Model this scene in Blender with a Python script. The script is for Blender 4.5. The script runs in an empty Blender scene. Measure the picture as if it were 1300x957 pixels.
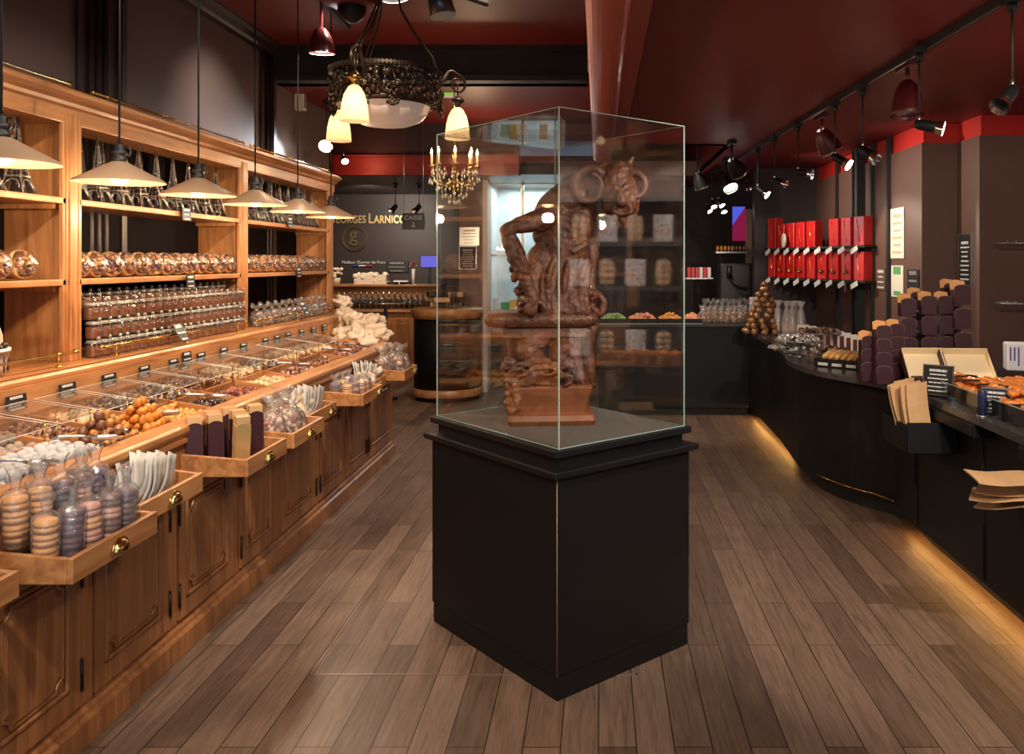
import bpy, math, random
from mathutils import Vector, Matrix, Euler, noise
RND = random.Random(11)
SC = bpy.context.scene
C = SC.collection
F, PX, PY, EYE = 1050.0, 760.0, 332.0, 1.6
PI = math.pi
def pt(u, v, Y):
    return Vector(((u - PX) * Y / F, Y, EYE - (v - PY) * Y / F))

# ------------------------------------------------------------------ materials
def nt(name):
    m = bpy.data.materials.new(name); m.use_nodes = True
    t = m.node_tree; b = t.nodes['Principled BSDF']
    return m, t, b
def mat(name, col, rough=0.5, metal=0.0, coat=0.0, emit=None, es=0.0, spec=None, bump=0.0, bscale=40, var=0.0, vscale=6, alpha=None, trans=0.0, island=0.0, sss=0.0):
    m, t, b = nt(name)
    b.inputs['Base Color'].default_value = (*col, 1)
    b.inputs['Roughness'].default_value = rough
    b.inputs['Metallic'].default_value = metal
    b.inputs['Coat Weight'].default_value = coat
    b.inputs['Coat Roughness'].default_value = 0.08
    if spec is not None: b.inputs['Specular IOR Level'].default_value = spec
    if trans: b.inputs['Transmission Weight'].default_value = trans
    if sss:
        b.inputs['Subsurface Weight'].default_value = sss; b.inputs['Subsurface Radius'].default_value = (.02, .01, .005)
    if emit:
        b.inputs['Emission Color'].default_value = (*emit, 1); b.inputs['Emission Strength'].default_value = es
    N = t.nodes; L = t.links
    if var or island or bump:
        tc = N.new('ShaderNodeTexCoord')
    if var or island:
        hsv = N.new('ShaderNodeHueSaturation'); hsv.inputs['Color'].default_value = (*col, 1)
        mr = N.new('ShaderNodeMapRange')
        if island:
            g = N.new('ShaderNodeNewGeometry'); L.new(g.outputs['Random Per Island'], mr.inputs['Value']); k = island
            mr2 = N.new('ShaderNodeMapRange'); mr2.inputs['To Min'].default_value = .5 - k * .05; mr2.inputs['To Max'].default_value = .5 + k * .05
            wn = N.new('ShaderNodeTexWhiteNoise'); wn.noise_dimensions = '1D'
            L.new(g.outputs['Random Per Island'], wn.inputs['W']); L.new(wn.outputs['Value'], mr2.inputs['Value']); L.new(mr2.outputs[0], hsv.inputs['Hue'])
        else:
            n = N.new('ShaderNodeTexNoise'); n.inputs['Scale'].default_value = vscale; n.inputs['Detail'].default_value = 5
            L.new(tc.outputs['Object'], n.inputs['Vector']); L.new(n.outputs['Fac'], mr.inputs['Value']); k = var
            mr.inputs['From Min'].default_value = .25; mr.inputs['From Max'].default_value = .75
        mr.inputs['To Min'].default_value = 1 - k; mr.inputs['To Max'].default_value = 1 + k
        L.new(mr.outputs[0], hsv.inputs['Value']); L.new(hsv.outputs[0], b.inputs['Base Color'])
    if bump:
        n2 = N.new('ShaderNodeTexNoise'); n2.inputs['Scale'].default_value = bscale; n2.inputs['Detail'].default_value = 4
        L.new(tc.outputs['Object'], n2.inputs['Vector'])
        bp = N.new('ShaderNodeBump'); bp.inputs['Strength'].default_value = bump; bp.inputs['Distance'].default_value = .01
        L.new(n2.outputs['Fac'], bp.inputs['Height']); L.new(bp.outputs[0], b.inputs['Normal'])
    return m
def wood(name, c0, c1, axis=2, rough=.42, scale=1.0, coat=.25):
    """grain stretched along one axis (0 x, 1 y, 2 z)"""
    m, t, b = nt(name); N = t.nodes; L = t.links
    tc = N.new('ShaderNodeTexCoord'); mp = N.new('ShaderNodeMapping')
    s = [22 * scale] * 3; s[axis] = 1.6 * scale; mp.inputs['Scale'].default_value = s
    L.new(tc.outputs['Object'], mp.inputs['Vector'])
    oi = N.new('ShaderNodeObjectInfo'); va = N.new('ShaderNodeVectorMath'); va.operation = 'ADD'
    L.new(mp.outputs[0], va.inputs[0])
    ml = N.new('ShaderNodeMath'); ml.operation = 'MULTIPLY'; ml.inputs[1].default_value = 31
    L.new(oi.outputs['Random'], ml.inputs[0]); L.new(ml.outputs[0], va.inputs[1])
    n = N.new('ShaderNodeTexNoise'); n.inputs['Scale'].default_value = 1.2; n.inputs['Detail'].default_value = 6; n.inputs['Distortion'].default_value = .8
    L.new(va.outputs[0], n.inputs['Vector'])
    big = N.new('ShaderNodeTexNoise'); big.inputs['Scale'].default_value = 2.6; big.inputs['Detail'].default_value = 3; L.new(tc.outputs['Object'], big.inputs['Vector'])
    r = N.new('ShaderNodeValToRGB'); r.color_ramp.elements[0].position = .32; r.color_ramp.elements[1].position = .68
    r.color_ramp.elements[0].color = (*c0, 1); r.color_ramp.elements[1].color = (*c1, 1)
    L.new(n.outputs['Fac'], r.inputs[0])
    hs = N.new('ShaderNodeHueSaturation'); mr = N.new('ShaderNodeMapRange'); mr.inputs['From Min'].default_value = .3; mr.inputs['From Max'].default_value = .7
    mr.inputs['To Min'].default_value = .75; mr.inputs['To Max'].default_value = 1.15
    L.new(big.outputs['Fac'], mr.inputs['Value']); L.new(mr.outputs[0], hs.inputs['Value']); L.new(r.outputs[0], hs.inputs['Color']); L.new(hs.outputs[0], b.inputs['Base Color'])
    # knots
    b.inputs['Roughness'].default_value = rough; b.inputs['Coat Weight'].default_value = coat; b.inputs['Coat Roughness'].default_value = .2
    bp = N.new('ShaderNodeBump'); bp.inputs['Strength'].default_value = .12; bp.inputs['Distance'].default_value = .01
    L.new(n.outputs['Fac'], bp.inputs['Height']); L.new(bp.outputs[0], b.inputs['Normal'])
    return m
def thin_glass(name, tint=(1, 1, 1), rough=0.0, ior=1.5, film=0.0, bump=0.0, bscale=30, boost=1.0):
    """clear sheet: straight-through light plus a Fresnel reflection (and a little scattering film)"""
    m = bpy.data.materials.new(name); m.use_nodes = True; t = m.node_tree; N = t.nodes; L = t.links
    N.remove(N['Principled BSDF']); out = N['Material Output']
    g = N.new('ShaderNodeNewGeometry'); ir = N.new('ShaderNodeMapRange'); ir.inputs['To Min'].default_value = ior; ir.inputs['To Max'].default_value = 1 / ior
    L.new(g.outputs['Backfacing'], ir.inputs['Value'])
    fr = N.new('ShaderNodeFresnel'); L.new(ir.outputs[0], fr.inputs['IOR'])
    bo = N.new('ShaderNodeMath'); bo.operation = 'MULTIPLY'; bo.inputs[1].default_value = boost; bo.use_clamp = True; L.new(fr.outputs[0], bo.inputs[0])
    tr = N.new('ShaderNodeBsdfTransparent'); tr.inputs['Color'].default_value = (*tint, 1)
    gl = N.new('ShaderNodeBsdfGlossy'); gl.inputs['Roughness'].default_value = rough
    mx = N.new('ShaderNodeMixShader'); L.new(bo.outputs[0], mx.inputs[0]); L.new(tr.outputs[0], mx.inputs[1]); L.new(gl.outputs[0], mx.inputs[2])
    last = mx
    if bump:
        tc = N.new('ShaderNodeTexCoord'); n2 = N.new('ShaderNodeTexNoise'); n2.inputs['Scale'].default_value = bscale; n2.inputs['Detail'].default_value = 3
        L.new(tc.outputs['Object'], n2.inputs['Vector']); bp = N.new('ShaderNodeBump'); bp.inputs['Strength'].default_value = bump; bp.inputs['Distance'].default_value = .02
        L.new(n2.outputs['Fac'], bp.inputs['Height']); L.new(bp.outputs[0], gl.inputs['Normal']); L.new(bp.outputs[0], fr.inputs['Normal'])
    if film:
        df = N.new('ShaderNodeBsdfDiffuse'); df.inputs['Color'].default_value = (.8, .8, .8, 1)
        m2 = N.new('ShaderNodeMixShader'); m2.inputs[0].default_value = film; L.new(mx.outputs[0], m2.inputs[1]); L.new(df.outputs[0], m2.inputs[2]); last = m2
    L.new(last.outputs[0], out.inputs['Surface'])
    return m
def emis(name, col, s):
    m = bpy.data.materials.new(name); m.use_nodes = True; t = m.node_tree; N = t.nodes
    N.remove(N['Principled BSDF']); e = N.new('ShaderNodeEmission'); e.inputs[0].default_value = (*col, 1); e.inputs[1].default_value = s
    t.links.new(e.outputs[0], N['Material Output'].inputs['Surface']); return m

# ------------------------------------------------------------------ mesh builder
class MB:
    def __init__(s): s.v = []; s.f = []; s.mi = []; s.sm = []; s.m = 0; s.T = None
    def add(s, vs, fs, smooth=False):
        n = len(s.v)
        for v in vs:
            v = Vector(v)
            if s.T is not None: v = s.T @ v
            s.v.append(v)
        for f in fs: s.f.append(tuple(i + n for i in f)); s.mi.append(s.m); s.sm.append(smooth)
        return s
    def box(s, x0, x1, y0, y1, z0, z1):
        v = [(x, y, z) for z in (z0, z1) for y in (y0, y1) for x in (x0, x1)]
        return s.add(v, [(0, 2, 3, 1), (4, 5, 7, 6), (0, 1, 5, 4), (2, 6, 7, 3), (0, 4, 6, 2), (1, 3, 7, 5)])
    def obox(s, c, size, rot=(0, 0, 0)):
        M = Matrix.Translation(Vector(c)) @ Euler(rot).to_matrix().to_4x4()
        hx, hy, hz = [a / 2 for a in size]
        v = [M @ Vector((x, y, z)) for z in (-hz, hz) for y in (-hy, hy) for x in (-hx, hx)]
        return s.add(v, [(0, 2, 3, 1), (4, 5, 7, 6), (0, 1, 5, 4), (2, 6, 7, 3), (0, 4, 6, 2), (1, 3, 7, 5)])
    def ring(s, rings, caps=True, smooth=True, closed=False):
        n = len(rings[0]); vs = [p for r in rings for p in r]; fs = []
        k = len(rings)
        for i in range(k if closed else k - 1):
            a = i * n; b = ((i + 1) % k) * n
            for j in range(n):
                fs.append((a + j, a + (j + 1) % n, b + (j + 1) % n, b + j))
        s.add(vs, fs, smooth)
        if caps and not closed:
            o = len(s.v) - len(vs)
            s.f.append(tuple(o + j for j in reversed(range(n)))); s.mi.append(s.m); s.sm.append(False)
            s.f.append(tuple(o + (k - 1) * n + j for j in range(n))); s.mi.append(s.m); s.sm.append(False)
        return s
    def tube(s, path, r, n=8, caps=True, closed=False):
        path = [Vector(p) for p in path]; K = len(path)
        rs = r if isinstance(r, (list, tuple)) else [r] * K
        rings = []; up = None
        for i, p in enumerate(path):
            if closed: d = path[(i + 1) % K] - path[i - 1]
            else: d = path[min(i + 1, K - 1)] - path[max(i - 1, 0)]
            d.normalize()
            if up is None:
                up = Vector((0, 0, 1)) if abs(d.z) < .9 else Vector((1, 0, 0))
            a = d.cross(up)
            if a.length < 1e-5: a = d.cross(Vector((1, .3, 0)))
            a.normalize(); up = a.cross(d).normalized()
            rings.append([p + (a * math.cos(2 * PI * j / n) + up * math.sin(2 * PI * j / n)) * rs[i] for j in range(n)])
        return s.ring(rings, caps, True, closed)
    def cyl(s, p0, p1, r0, r1=None, n=14, caps=True):
        return s.tube([p0, p1], [r0, r0 if r1 is None else r1], n, caps)
    def lathe(s, prof, c=(0, 0, 0), n=20, M=None, sx=1, sy=1, caps=True, closed=False, wob=None):
        c = Vector(c); rings = []
        for k, (r, z) in enumerate(prof):
            ring = []
            for j in range(n):
                a = 2 * PI * j / n; rr = r * (1 + (wob(a, z) if wob else 0))
                p = Vector((rr * math.cos(a) * sx, rr * math.sin(a) * sy, z))
                if M is not None: p = M @ p
                ring.append(p + c)
            rings.append(ring)
        return s.ring(rings, caps, True, closed)
    def ell(s, c, r, M=None, n=12, k=8, amp=0, fr=3, seed=0):
        c = Vector(c); r = Vector(r) if not isinstance(r, (int, float)) else Vector((r, r, r))
        rings = []
        for i in range(k + 1):
            th = PI * (i + .02) / (k + .04); ring = []
            for j in range(n):
                a = 2 * PI * j / n
                d = Vector((math.sin(th) * math.cos(a), math.sin(th) * math.sin(a), -math.cos(th)))
                q = 1 + (amp * noise.noise(d * fr + Vector((seed * 3.7, seed * 1.3, seed))) if amp else 0)
                p = Vector((d.x * r.x, d.y * r.y, d.z * r.z)) * q
                if M is not None: p = M @ p
                ring.append(p + c)
            rings.append(ring)
        return s.ring(rings, True, True)
    def prism(s, poly, z0, z1, smooth=False):
        n = len(poly)
        v = [(x, y, z0) for x, y in poly] + [(x, y, z1) for x, y in poly]
        s.add(v, [(j, (j + 1) % n, n + (j + 1) % n, n + j) for j in range(n)], smooth)
        return s.add(v, [tuple(reversed(range(n))), tuple(range(n, 2 * n))])
    def extr(s, prof, p0, p1, up=(0, 0, 1), smooth=False):
        """profile (a,b) swept straight from p0 to p1; a along side = dir x up, b along up"""
        p0 = Vector(p0); p1 = Vector(p1); d = (p1 - p0).normalized(); up = Vector(up); a = d.cross(up).normalized()
        n = len(prof); v = [p + a * x + up * y for p in (p0, p1) for x, y in prof]
        s.add(v, [(j, (j + 1) % n, n + (j + 1) % n, n + j) for j in range(n)], smooth)
        return s.add(v, [tuple(reversed(range(n))), tuple(range(n, 2 * n))])
    def build(s, name, m, parent=None, loc=None, bevel=0.0, rot=None, fix=True):
        me = bpy.data.meshes.new(name); me.from_pydata([tuple(v) for v in s.v], [], s.f)
        ms = m if isinstance(m, (list, tuple)) else [m]
        for k in ms: me.materials.append(k)
        me.polygons.foreach_set('material_index', s.mi); me.polygons.foreach_set('use_smooth', s.sm)
        if fix:
            import bmesh
            b = bmesh.new(); b.from_mesh(me); bmesh.ops.recalc_face_normals(b, faces=b.faces); b.to_mesh(me); b.free()
        me.update()
        o = bpy.data.objects.new(name, me); C.objects.link(o)
        if parent is not None: o.parent = parent
        if loc is not None: o.location = loc
        if rot is not None: o.rotation_euler = rot
        if bevel:
            bm = o.modifiers.new('bevel', 'BEVEL'); bm.width = bevel; bm.segments = 2; bm.limit_method = 'ANGLE'; bm.angle_limit = .6
        return o
def tag(o, label=None, cat=None, group=None, kind=None):
    if label: o['label'] = label
    if cat: o['category'] = cat
    if group: o['group'] = group
    if kind: o['kind'] = kind
    return o
def struct(o): o['kind'] = 'structure'; return o
def empty(name, label, cat, loc=(0, 0, 0), rz=0, group=None, rot=None):
    o = bpy.data.objects.new(name, None); C.objects.link(o); o.location = loc; o.rotation_euler = rot or (0, 0, rz)
    o.empty_display_size = .05
    return tag(o, label, cat, group)
def dup(root, loc, rot=(0, 0, 0), label=None, group=None, scale=None):
    r = root.copy(); C.objects.link(r); r.location = loc; r.rotation_euler = rot
    if scale is not None: r.scale = (scale,) * 3 if isinstance(scale, (int, float)) else scale
    if label: r['label'] = label
    if group: r['group'] = group
    for ch in list(root.children):
        c = ch.copy(); C.objects.link(c); c.parent = r
        for g in list(ch.children):
            d = g.copy(); C.objects.link(d); d.parent = c
    return r
class Proto:
    """first placement moves the prototype itself, the later ones copy it"""
    def __init__(s, root): s.r = root; s.used = False
    def put(s, loc, rot=(0, 0, 0), label=None, group=None, scale=None):
        if not s.used:
            s.used = True; r = s.r; s.loc0 = loc
            r.location = loc; r.rotation_euler = rot
            if scale is not None: r.scale = (scale,) * 3 if isinstance(scale, (int, float)) else scale
            if label: r['label'] = label
            if group: r['group'] = group
            return r
        return dup(s.r, loc, rot, label, group, scale if scale is not None else 1.0)
ORD = 'first second third fourth fifth sixth seventh eighth ninth tenth eleventh twelfth thirteenth fourteenth fifteenth sixteenth seventeenth eighteenth nineteenth twentieth twenty-first twenty-second twenty-third twenty-fourth twenty-fifth twenty-sixth twenty-seventh twenty-eighth twenty-ninth thirtieth'.split()
def textobj(name, body, size, m, parent=None, loc=(0, 0, 0), rot=(PI / 2, 0, 0), ext=.002, align='LEFT', bold=0.0, sx=1.0, space=1.0):
    cu = bpy.data.curves.new(name, 'FONT'); cu.body = body; cu.size = size; cu.extrude = ext; cu.align_x = align; cu.offset = bold; cu.space_character = space
    cu.materials.append(m); o = bpy.data.objects.new(name, cu); C.objects.link(o); o.location = loc; o.rotation_euler = rot; o.scale = (sx, 1, 1)
    me = bpy.data.meshes.new_from_object(o.evaluated_get(bpy.context.evaluated_depsgraph_get())); n_ = bpy.data.objects.new(name, me); C.objects.link(n_)
    n_.location = loc; n_.rotation_euler = rot; n_.scale = (sx, 1, 1); bpy.data.objects.remove(o)
    if not me.materials: me.materials.append(m)
    if parent is not None: n_.parent = parent
    return n_
def light(kind, name, loc, power, col=(1, .8, .6), target=None, size=.05, angle=60, blend=.4, shape=None, sy=None, parent=None):
    l = bpy.data.lights.new(name, kind); l.energy = power; l.color = col
    if kind == 'SPOT': l.spot_size = math.radians(angle); l.spot_blend = blend; l.shadow_soft_size = size
    elif kind == 'POINT': l.shadow_soft_size = size
    elif kind == 'AREA':
        l.size = size
        if sy: l.shape = 'RECTANGLE'; l.size_y = sy
    o = bpy.data.objects.new(name, l); C.objects.link(o); o.location = loc
    if target is not None:
        o.rotation_euler = (Vector(target) - Vector(loc)).to_track_quat('-Z', 'Y').to_euler()
    return o
# ================================================================== materials
M = {}
M['pine'] = wood('pine_vertical', (.33, .13, .042), (.57, .265, .10), 2)
M['pineY'] = wood('pine_lengthwise', (.33, .13, .042), (.57, .265, .10), 1)
M['pineX'] = wood('pine_crosswise', (.33, .13, .042), (.57, .265, .10), 0)
M['pine_dk'] = wood('pine_aged', (.24, .085, .028), (.42, .175, .06), 2, rough=.35)
M['pine_dkY'] = wood('pine_aged_lengthwise', (.24, .085, .028), (.42, .175, .06), 1, rough=.35)
M['brass'] = mat('polished_brass', (.75, .50, .16), .2, 1)
M['gold'] = mat('gold_letters', (.85, .62, .28), .35, .7)
M['dullgold'] = mat('dull_gold', (.14, .09, .03), .5, .4)
M['black'] = mat('black_lacquer', (.006, .006, .0075), .5, 0, spec=.28, bump=.02, bscale=6)
M['blackm'] = mat('black_matt', (.01, .01, .011), .55)
M['iron'] = mat('dark_iron', (.03, .025, .022), .4, .6)
M['steel'] = mat('brushed_steel', (.55, .55, .56), .28, 1)
M['worktop'] = mat('dark_stone_worktop', (.06, .056, .058), .22, var=.25, vscale=30)
M['red'] = mat('dark_red_paint', (.16, .016, .014), .5, spec=.5, var=.12, vscale=.8)
M['redgl'] = mat('glossy_red_paint', (.50, .10, .06), .42, .25, coat=.15)
M['mauve'] = mat('mauve_brown_panel', (.12, .085, .082), .55, var=.10, vscale=1.5)
M['mauve_dk'] = mat('dark_aubergine_paint', (.032, .019, .02), .4)
M['brownw'] = mat('chocolate_brown_wall', (.034, .019, .017), .5, var=.12, vscale=1.2)
M['charcoal'] = mat('charcoal_wall', (.012, .011, .012), .6, var=.5, vscale=5, bump=.3, bscale=14)
M['white'] = mat('white_paper', (.75, .72, .66), .6)
M['cream'] = mat('cream_card', (.82, .66, .42), .55)
M['kraft'] = mat('kraft_paper', (.60, .36, .17), .65, var=.12, vscale=8)
M['purple'] = mat('aubergine_card', (.042, .011, .016), .5, spec=.3)
M['orangec'] = mat('orange_card', (.80, .36, .10), .5)
M['sign'] = mat('black_slate_card', (.012, .012, .014), .45)
M['chalk'] = mat('white_print', (.62, .62, .60), .6)
M['glass'] = thin_glass('case_glass', (.985, .995, .99), boost=1.0)
M['gedge'] = mat('green_glass_edge', (.36, .50, .43), .2, coat=1, emit=None)
M['acryl'] = thin_glass('clear_acrylic', (.98, .98, .98), rough=.03, film=.012, bump=.05, bscale=4)
M['acredge'] = mat('acrylic_edge', (.75, .72, .68), .15)
M['cello'] = thin_glass('cellophane', (1, 1, 1), rough=.09, film=.09, bump=.7, bscale=26, boost=2.6)
M['cellob'] = thin_glass('basket_film', (1, 1, 1), rough=.06, film=.02, bump=.6, bscale=26, boost=1.9)
M['cellow'] = thin_glass('frosted_cellophane', (.97, .95, .93), rough=.15, film=.32, bump=.7, bscale=26, boost=2)
M['jarglass'] = thin_glass('jar_glass', (.96, .97, .96), rough=.02, film=.02, boost=2.2)
def floor_mat():
    m, t, b = nt('oak_planks'); N = t.nodes; L = t.links
    tc = N.new('ShaderNodeTexCoord'); mp = N.new('ShaderNodeMapping'); mp.inputs['Rotation'].default_value = (0, 0, PI / 2)
    L.new(tc.outputs['Object'], mp.inputs['Vector'])
    br = N.new('ShaderNodeTexBrick'); br.offset = .37; br.inputs['Scale'].default_value = 1; br.inputs['Brick Width'].default_value = 1.15; br.inputs['Row Height'].default_value = .125
    br.inputs['Mortar Size'].default_value = .0022; br.inputs['Mortar Smooth'].default_value = .3; br.inputs['Bias'].default_value = -.1
    br.inputs['Color1'].default_value = (.0, .0, .0, 1); br.inputs['Color2'].default_value = (1, 1, 1, 1); br.inputs['Mortar'].default_value = (.5, .5, .5, 1)
    L.new(mp.outputs[0], br.inputs['Vector'])
    rp = N.new('ShaderNodeValToRGB'); e = rp.color_ramp.elements
    e[0].position = 0; e[0].color = (.115, .070, .049, 1); e[1].position = 1; e[1].color = (.22, .142, .10, 1)
    k = rp.color_ramp.elements.new(.5); k.color = (.165, .104, .073, 1)
    L.new(br.outputs['Color'], rp.inputs[0])
    mg = N.new('ShaderNodeMapping'); mg.inputs['Scale'].default_value = (26, 1.8, 1); L.new(tc.outputs['Object'], mg.inputs['Vector'])
    ng = N.new('ShaderNodeTexNoise'); ng.inputs['Scale'].default_value = 1.6; ng.inputs['Detail'].default_value = 8; ng.inputs['Roughness'].default_value = .65; ng.inputs['Distortion'].default_value = 1.2
    L.new(mg.outputs[0], ng.inputs['Vector'])
    mr = N.new('ShaderNodeMapRange'); mr.inputs['From Min'].default_value = .3; mr.inputs['From Max'].default_value = .7; mr.inputs['To Min'].default_value = .6; mr.inputs['To Max'].default_value = 1.4
    L.new(ng.outputs['Fac'], mr.inputs['Value'])
    hs = N.new('ShaderNodeHueSaturation'); L.new(rp.outputs[0], hs.inputs['Color']); L.new(mr.outputs[0], hs.inputs['Value'])
    mx = N.new('ShaderNodeMix'); mx.data_type = 'RGBA'; L.new(br.outputs['Fac'], mx.inputs[0]); L.new(hs.outputs[0], mx.inputs[6]); mx.inputs[7].default_value = (.012, .008, .006, 1)
    L.new(mx.outputs[2], b.inputs['Base Color'])
    n3 = N.new('ShaderNodeTexNoise'); n3.inputs['Scale'].default_value = 1.7; n3.inputs['Detail'].default_value = 5; L.new(tc.outputs['Object'], n3.inputs['Vector'])
    r3 = N.new('ShaderNodeMapRange'); r3.inputs['To Min'].default_value = .25; r3.inputs['To Max'].default_value = .62; L.new(n3.outputs['Fac'], r3.inputs['Value']); L.new(r3.outputs[0], b.inputs['Roughness'])
    bp = N.new('ShaderNodeBump'); bp.inputs['Strength'].default_value = .35; bp.inputs['Distance'].default_value = .004
    sb = N.new('ShaderNodeMath'); sb.operation = 'SUBTRACT'; L.new(ng.outputs['Fac'], sb.inputs[0]); L.new(br.outputs['Fac'], sb.inputs[1])
    L.new(sb.outputs[0], bp.inputs['Height']); L.new(bp.outputs[0], b.inputs['Normal'])
    return m
M['floor'] = floor_mat()

# ================================================================== camera, world
cam = bpy.data.cameras.new('camera'); co = bpy.data.objects.new('camera', cam); C.objects.link(co)
cam.sensor_width = 36; cam.lens = F / 1300 * 36; cam.shift_x = (650 - PX) / 1300; cam.shift_y = -(478.5 - PY) / 1300
co.location = (0, 0, EYE); co.rotation_euler = (PI / 2, 0, 0); cam.clip_start = .05
SC.camera = co
w = bpy.data.worlds.new('street_light'); SC.world = w; w.use_nodes = True
w.node_tree.nodes['Background'].inputs[0].default_value = (.62, .72, .95, 1); w.node_tree.nodes['Background'].inputs[1].default_value = .12
SC.view_settings.view_transform = 'Standard'; SC.view_settings.look = 'None'; SC.view_settings.gamma = 1; SC.view_settings.exposure = 0.0
SC.view_settings.use_curve_mapping = False
cy = SC.cycles; cy.use_denoising = True; cy.sample_clamp_indirect = 4; cy.sample_clamp_direct = 0; cy.max_bounces = 10; cy.transparent_max_bounces = 40
cy.diffuse_bounces = 4; cy.glossy_bounces = 4; cy.caustics_reflective = False; cy.caustics_refractive = False; cy.use_light_tree = True; cy.blur_glossy = .6

# ================================================================== shell
def sbox(name, m, *a, bevel=0):
    return struct(MB().box(*a).build(name, m, bevel=bevel))
sbox('floor', M['floor'], -4.4, 3.8, -1.2, 13.2, -.1, 0)
ZL, ZR, ZB = 3.48, 2.65, 3.17
sbox('ceiling', M['red'], -3.0, -.02, -1.2, 7.3, ZL, ZL + .1)
b = MB(); b.box(.1, 1.25, -1.2, 7.5, ZR, ZR + .1); b.box(1.25, 3.8, -1.2, 11.2, ZR, ZR + .1); b.box(.0, 1.25, 7.4, 7.5, ZR, ZB); b.box(1.25, 1.33, 7.4, 12.4, ZR + .05, ZB + .1)
struct(b.build('ceiling_right', M['red']))
b = MB(); b.box(-4.4, -.05, 7.3, 9.5, ZB, ZB + .1); b.box(-.05, 1.3, 7.5, 12.4, ZB, ZB + .1)
struct(b.build('ceiling_back', M['red']))
sbox('ceiling_rear_low', M['mauve_dk'], -4.4, -.05, 9.5, 12.5, 2.6, 2.7)
# black beam across the high ceiling
b = MB(); b.box(-2.86, -.1, 7.2, 7.42, ZB, ZL)
b.box(-2.86, -.1, 7.17, 7.2, ZB + .0, ZB + .05); b.box(-2.86, -.1, 7.17, 7.2, ZL - .06, ZL)
struct(b.build('trim_1', M['charcoal']))
# round-nosed red box beam running down the middle of the shop
b = MB(); prof = []
for k in range(13):
    a = PI * k / 12; prof.append((.035 - .085 * math.cos(a), 2.56 - .055 * math.sin(a) ** .7))
prof = [(-.05, ZL)] + prof + [(.12, 2.6), (.135, 2.6), (.135, 2.63), (.215, 2.63), (.215, 2.7), (.215, ZL)]
vs = [(x, y, z) for y in (-1.2, 7.6) for x, z in prof]; n = len(prof)
b.add(vs, [(j, (j + 1) % n, n + (j + 1) % n, n + j) for j in range(n)]); b.add(vs, [tuple(range(n)), tuple(range(n, 2 * n))])
struct(b.build('trim_2', M['redgl']))
# left wall with panels and a moulded pilaster
XW = -2.85
b = MB(); b.box(XW - .1, XW, -1.2, 8.85, 0, ZL)
struct(b.build('wall_left', M['mauve']))
b = MB()
for y0, y1 in ((4.5, 4.92), (6.95, 7.2), (.6, 1.0)):
    b.box(XW, XW + .02, y0, y1, 0, ZL - .1)
    for k in range(3):
        yy = y0 + .09 + k * .07; b.cyl((XW + .03, yy, 0), (XW + .03, yy, ZL - .12), .016, n=8)
    b.box(XW, XW + .045, y1 - .05, y1, 0, ZL - .1)
struct(b.build('trim_3', M['mauve_dk']))
b = MB(); b.extr([(0, 0), (.10, 0), (.10, -.015), (.06, -.03), (.045, -.07), (.02, -.085), (.02, -.12), (0, -.12)], (XW, -1.2, ZL), (XW, 7.2, ZL))
struct(b.build('trim_4', M['mauve_dk']))
b = MB(); b.box(-4.4, -2.85, 8.75, 8.85, 0, ZB); b.box(-4.5, -4.4, 8.75, 12.5, 0, ZB)
struct(b.build('wall_left_rear', M['brownw']))
# back wall, fascia over the till area
sbox('wall_back', M['brownw'], -4.4, 3.6, 12.3, 12.4, 0, ZB)
b = MB(); b.box(-4.4, -.9, 9.42, 9.5, 2.78, ZB + .0)
struct(b.build('trim_5', M['mauve_dk']))
b = MB(); b.box(-4.4, -.9, 9.36, 9.5, 2.60, 2.78); b.box(-4.4, -.9, 9.30, 9.5, 2.575, 2.60); b.box(-4.4, -.9, 9.30, 9.5, 2.78, 2.80)
struct(b.build('trim_6', M['red']))
# right wall, stepping outwards towards the street
b = MB(); b.box(2.45, 3.6, 6.27, 9.3, 0, 2.5); b.box(2.717, 3.6, 5.9, 6.27, 0, 2.5)
b.box(3.15, 3.6, -1.2, 5.9, 0, 2.5)
struct(b.build('wall_right', mat('rosewood_brown_panel', (.12, .062, .047), .45, var=.08, vscale=1.2)))
b = MB(); b.box(2.47, 3.6, 6.29, 9.3, 2.5, ZR); b.box(2.737, 3.6, 5.92, 6.29, 2.5, ZR); b.box(3.17, 3.6, -1.2, 5.92, 2.5, ZR)
struct(b.build('wall_right_upper', mat('bright_red_paint', (.5, .02, .014), .45)))
b = MB()
for y in (6.95, 7.36, 7.9, 8.45): b.box(2.42, 2.46, y - .018, y + .018, 0, ZR)
b.box(2.38, 2.46, 7.62, 7.7, 0, ZR)
struct(b.build('trim_7', M['blackm']))
sbox('wall_right_rear', M['mauve_dk'], 1.75, 3.6, 9.3, 9.4, 0, ZR)
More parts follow.
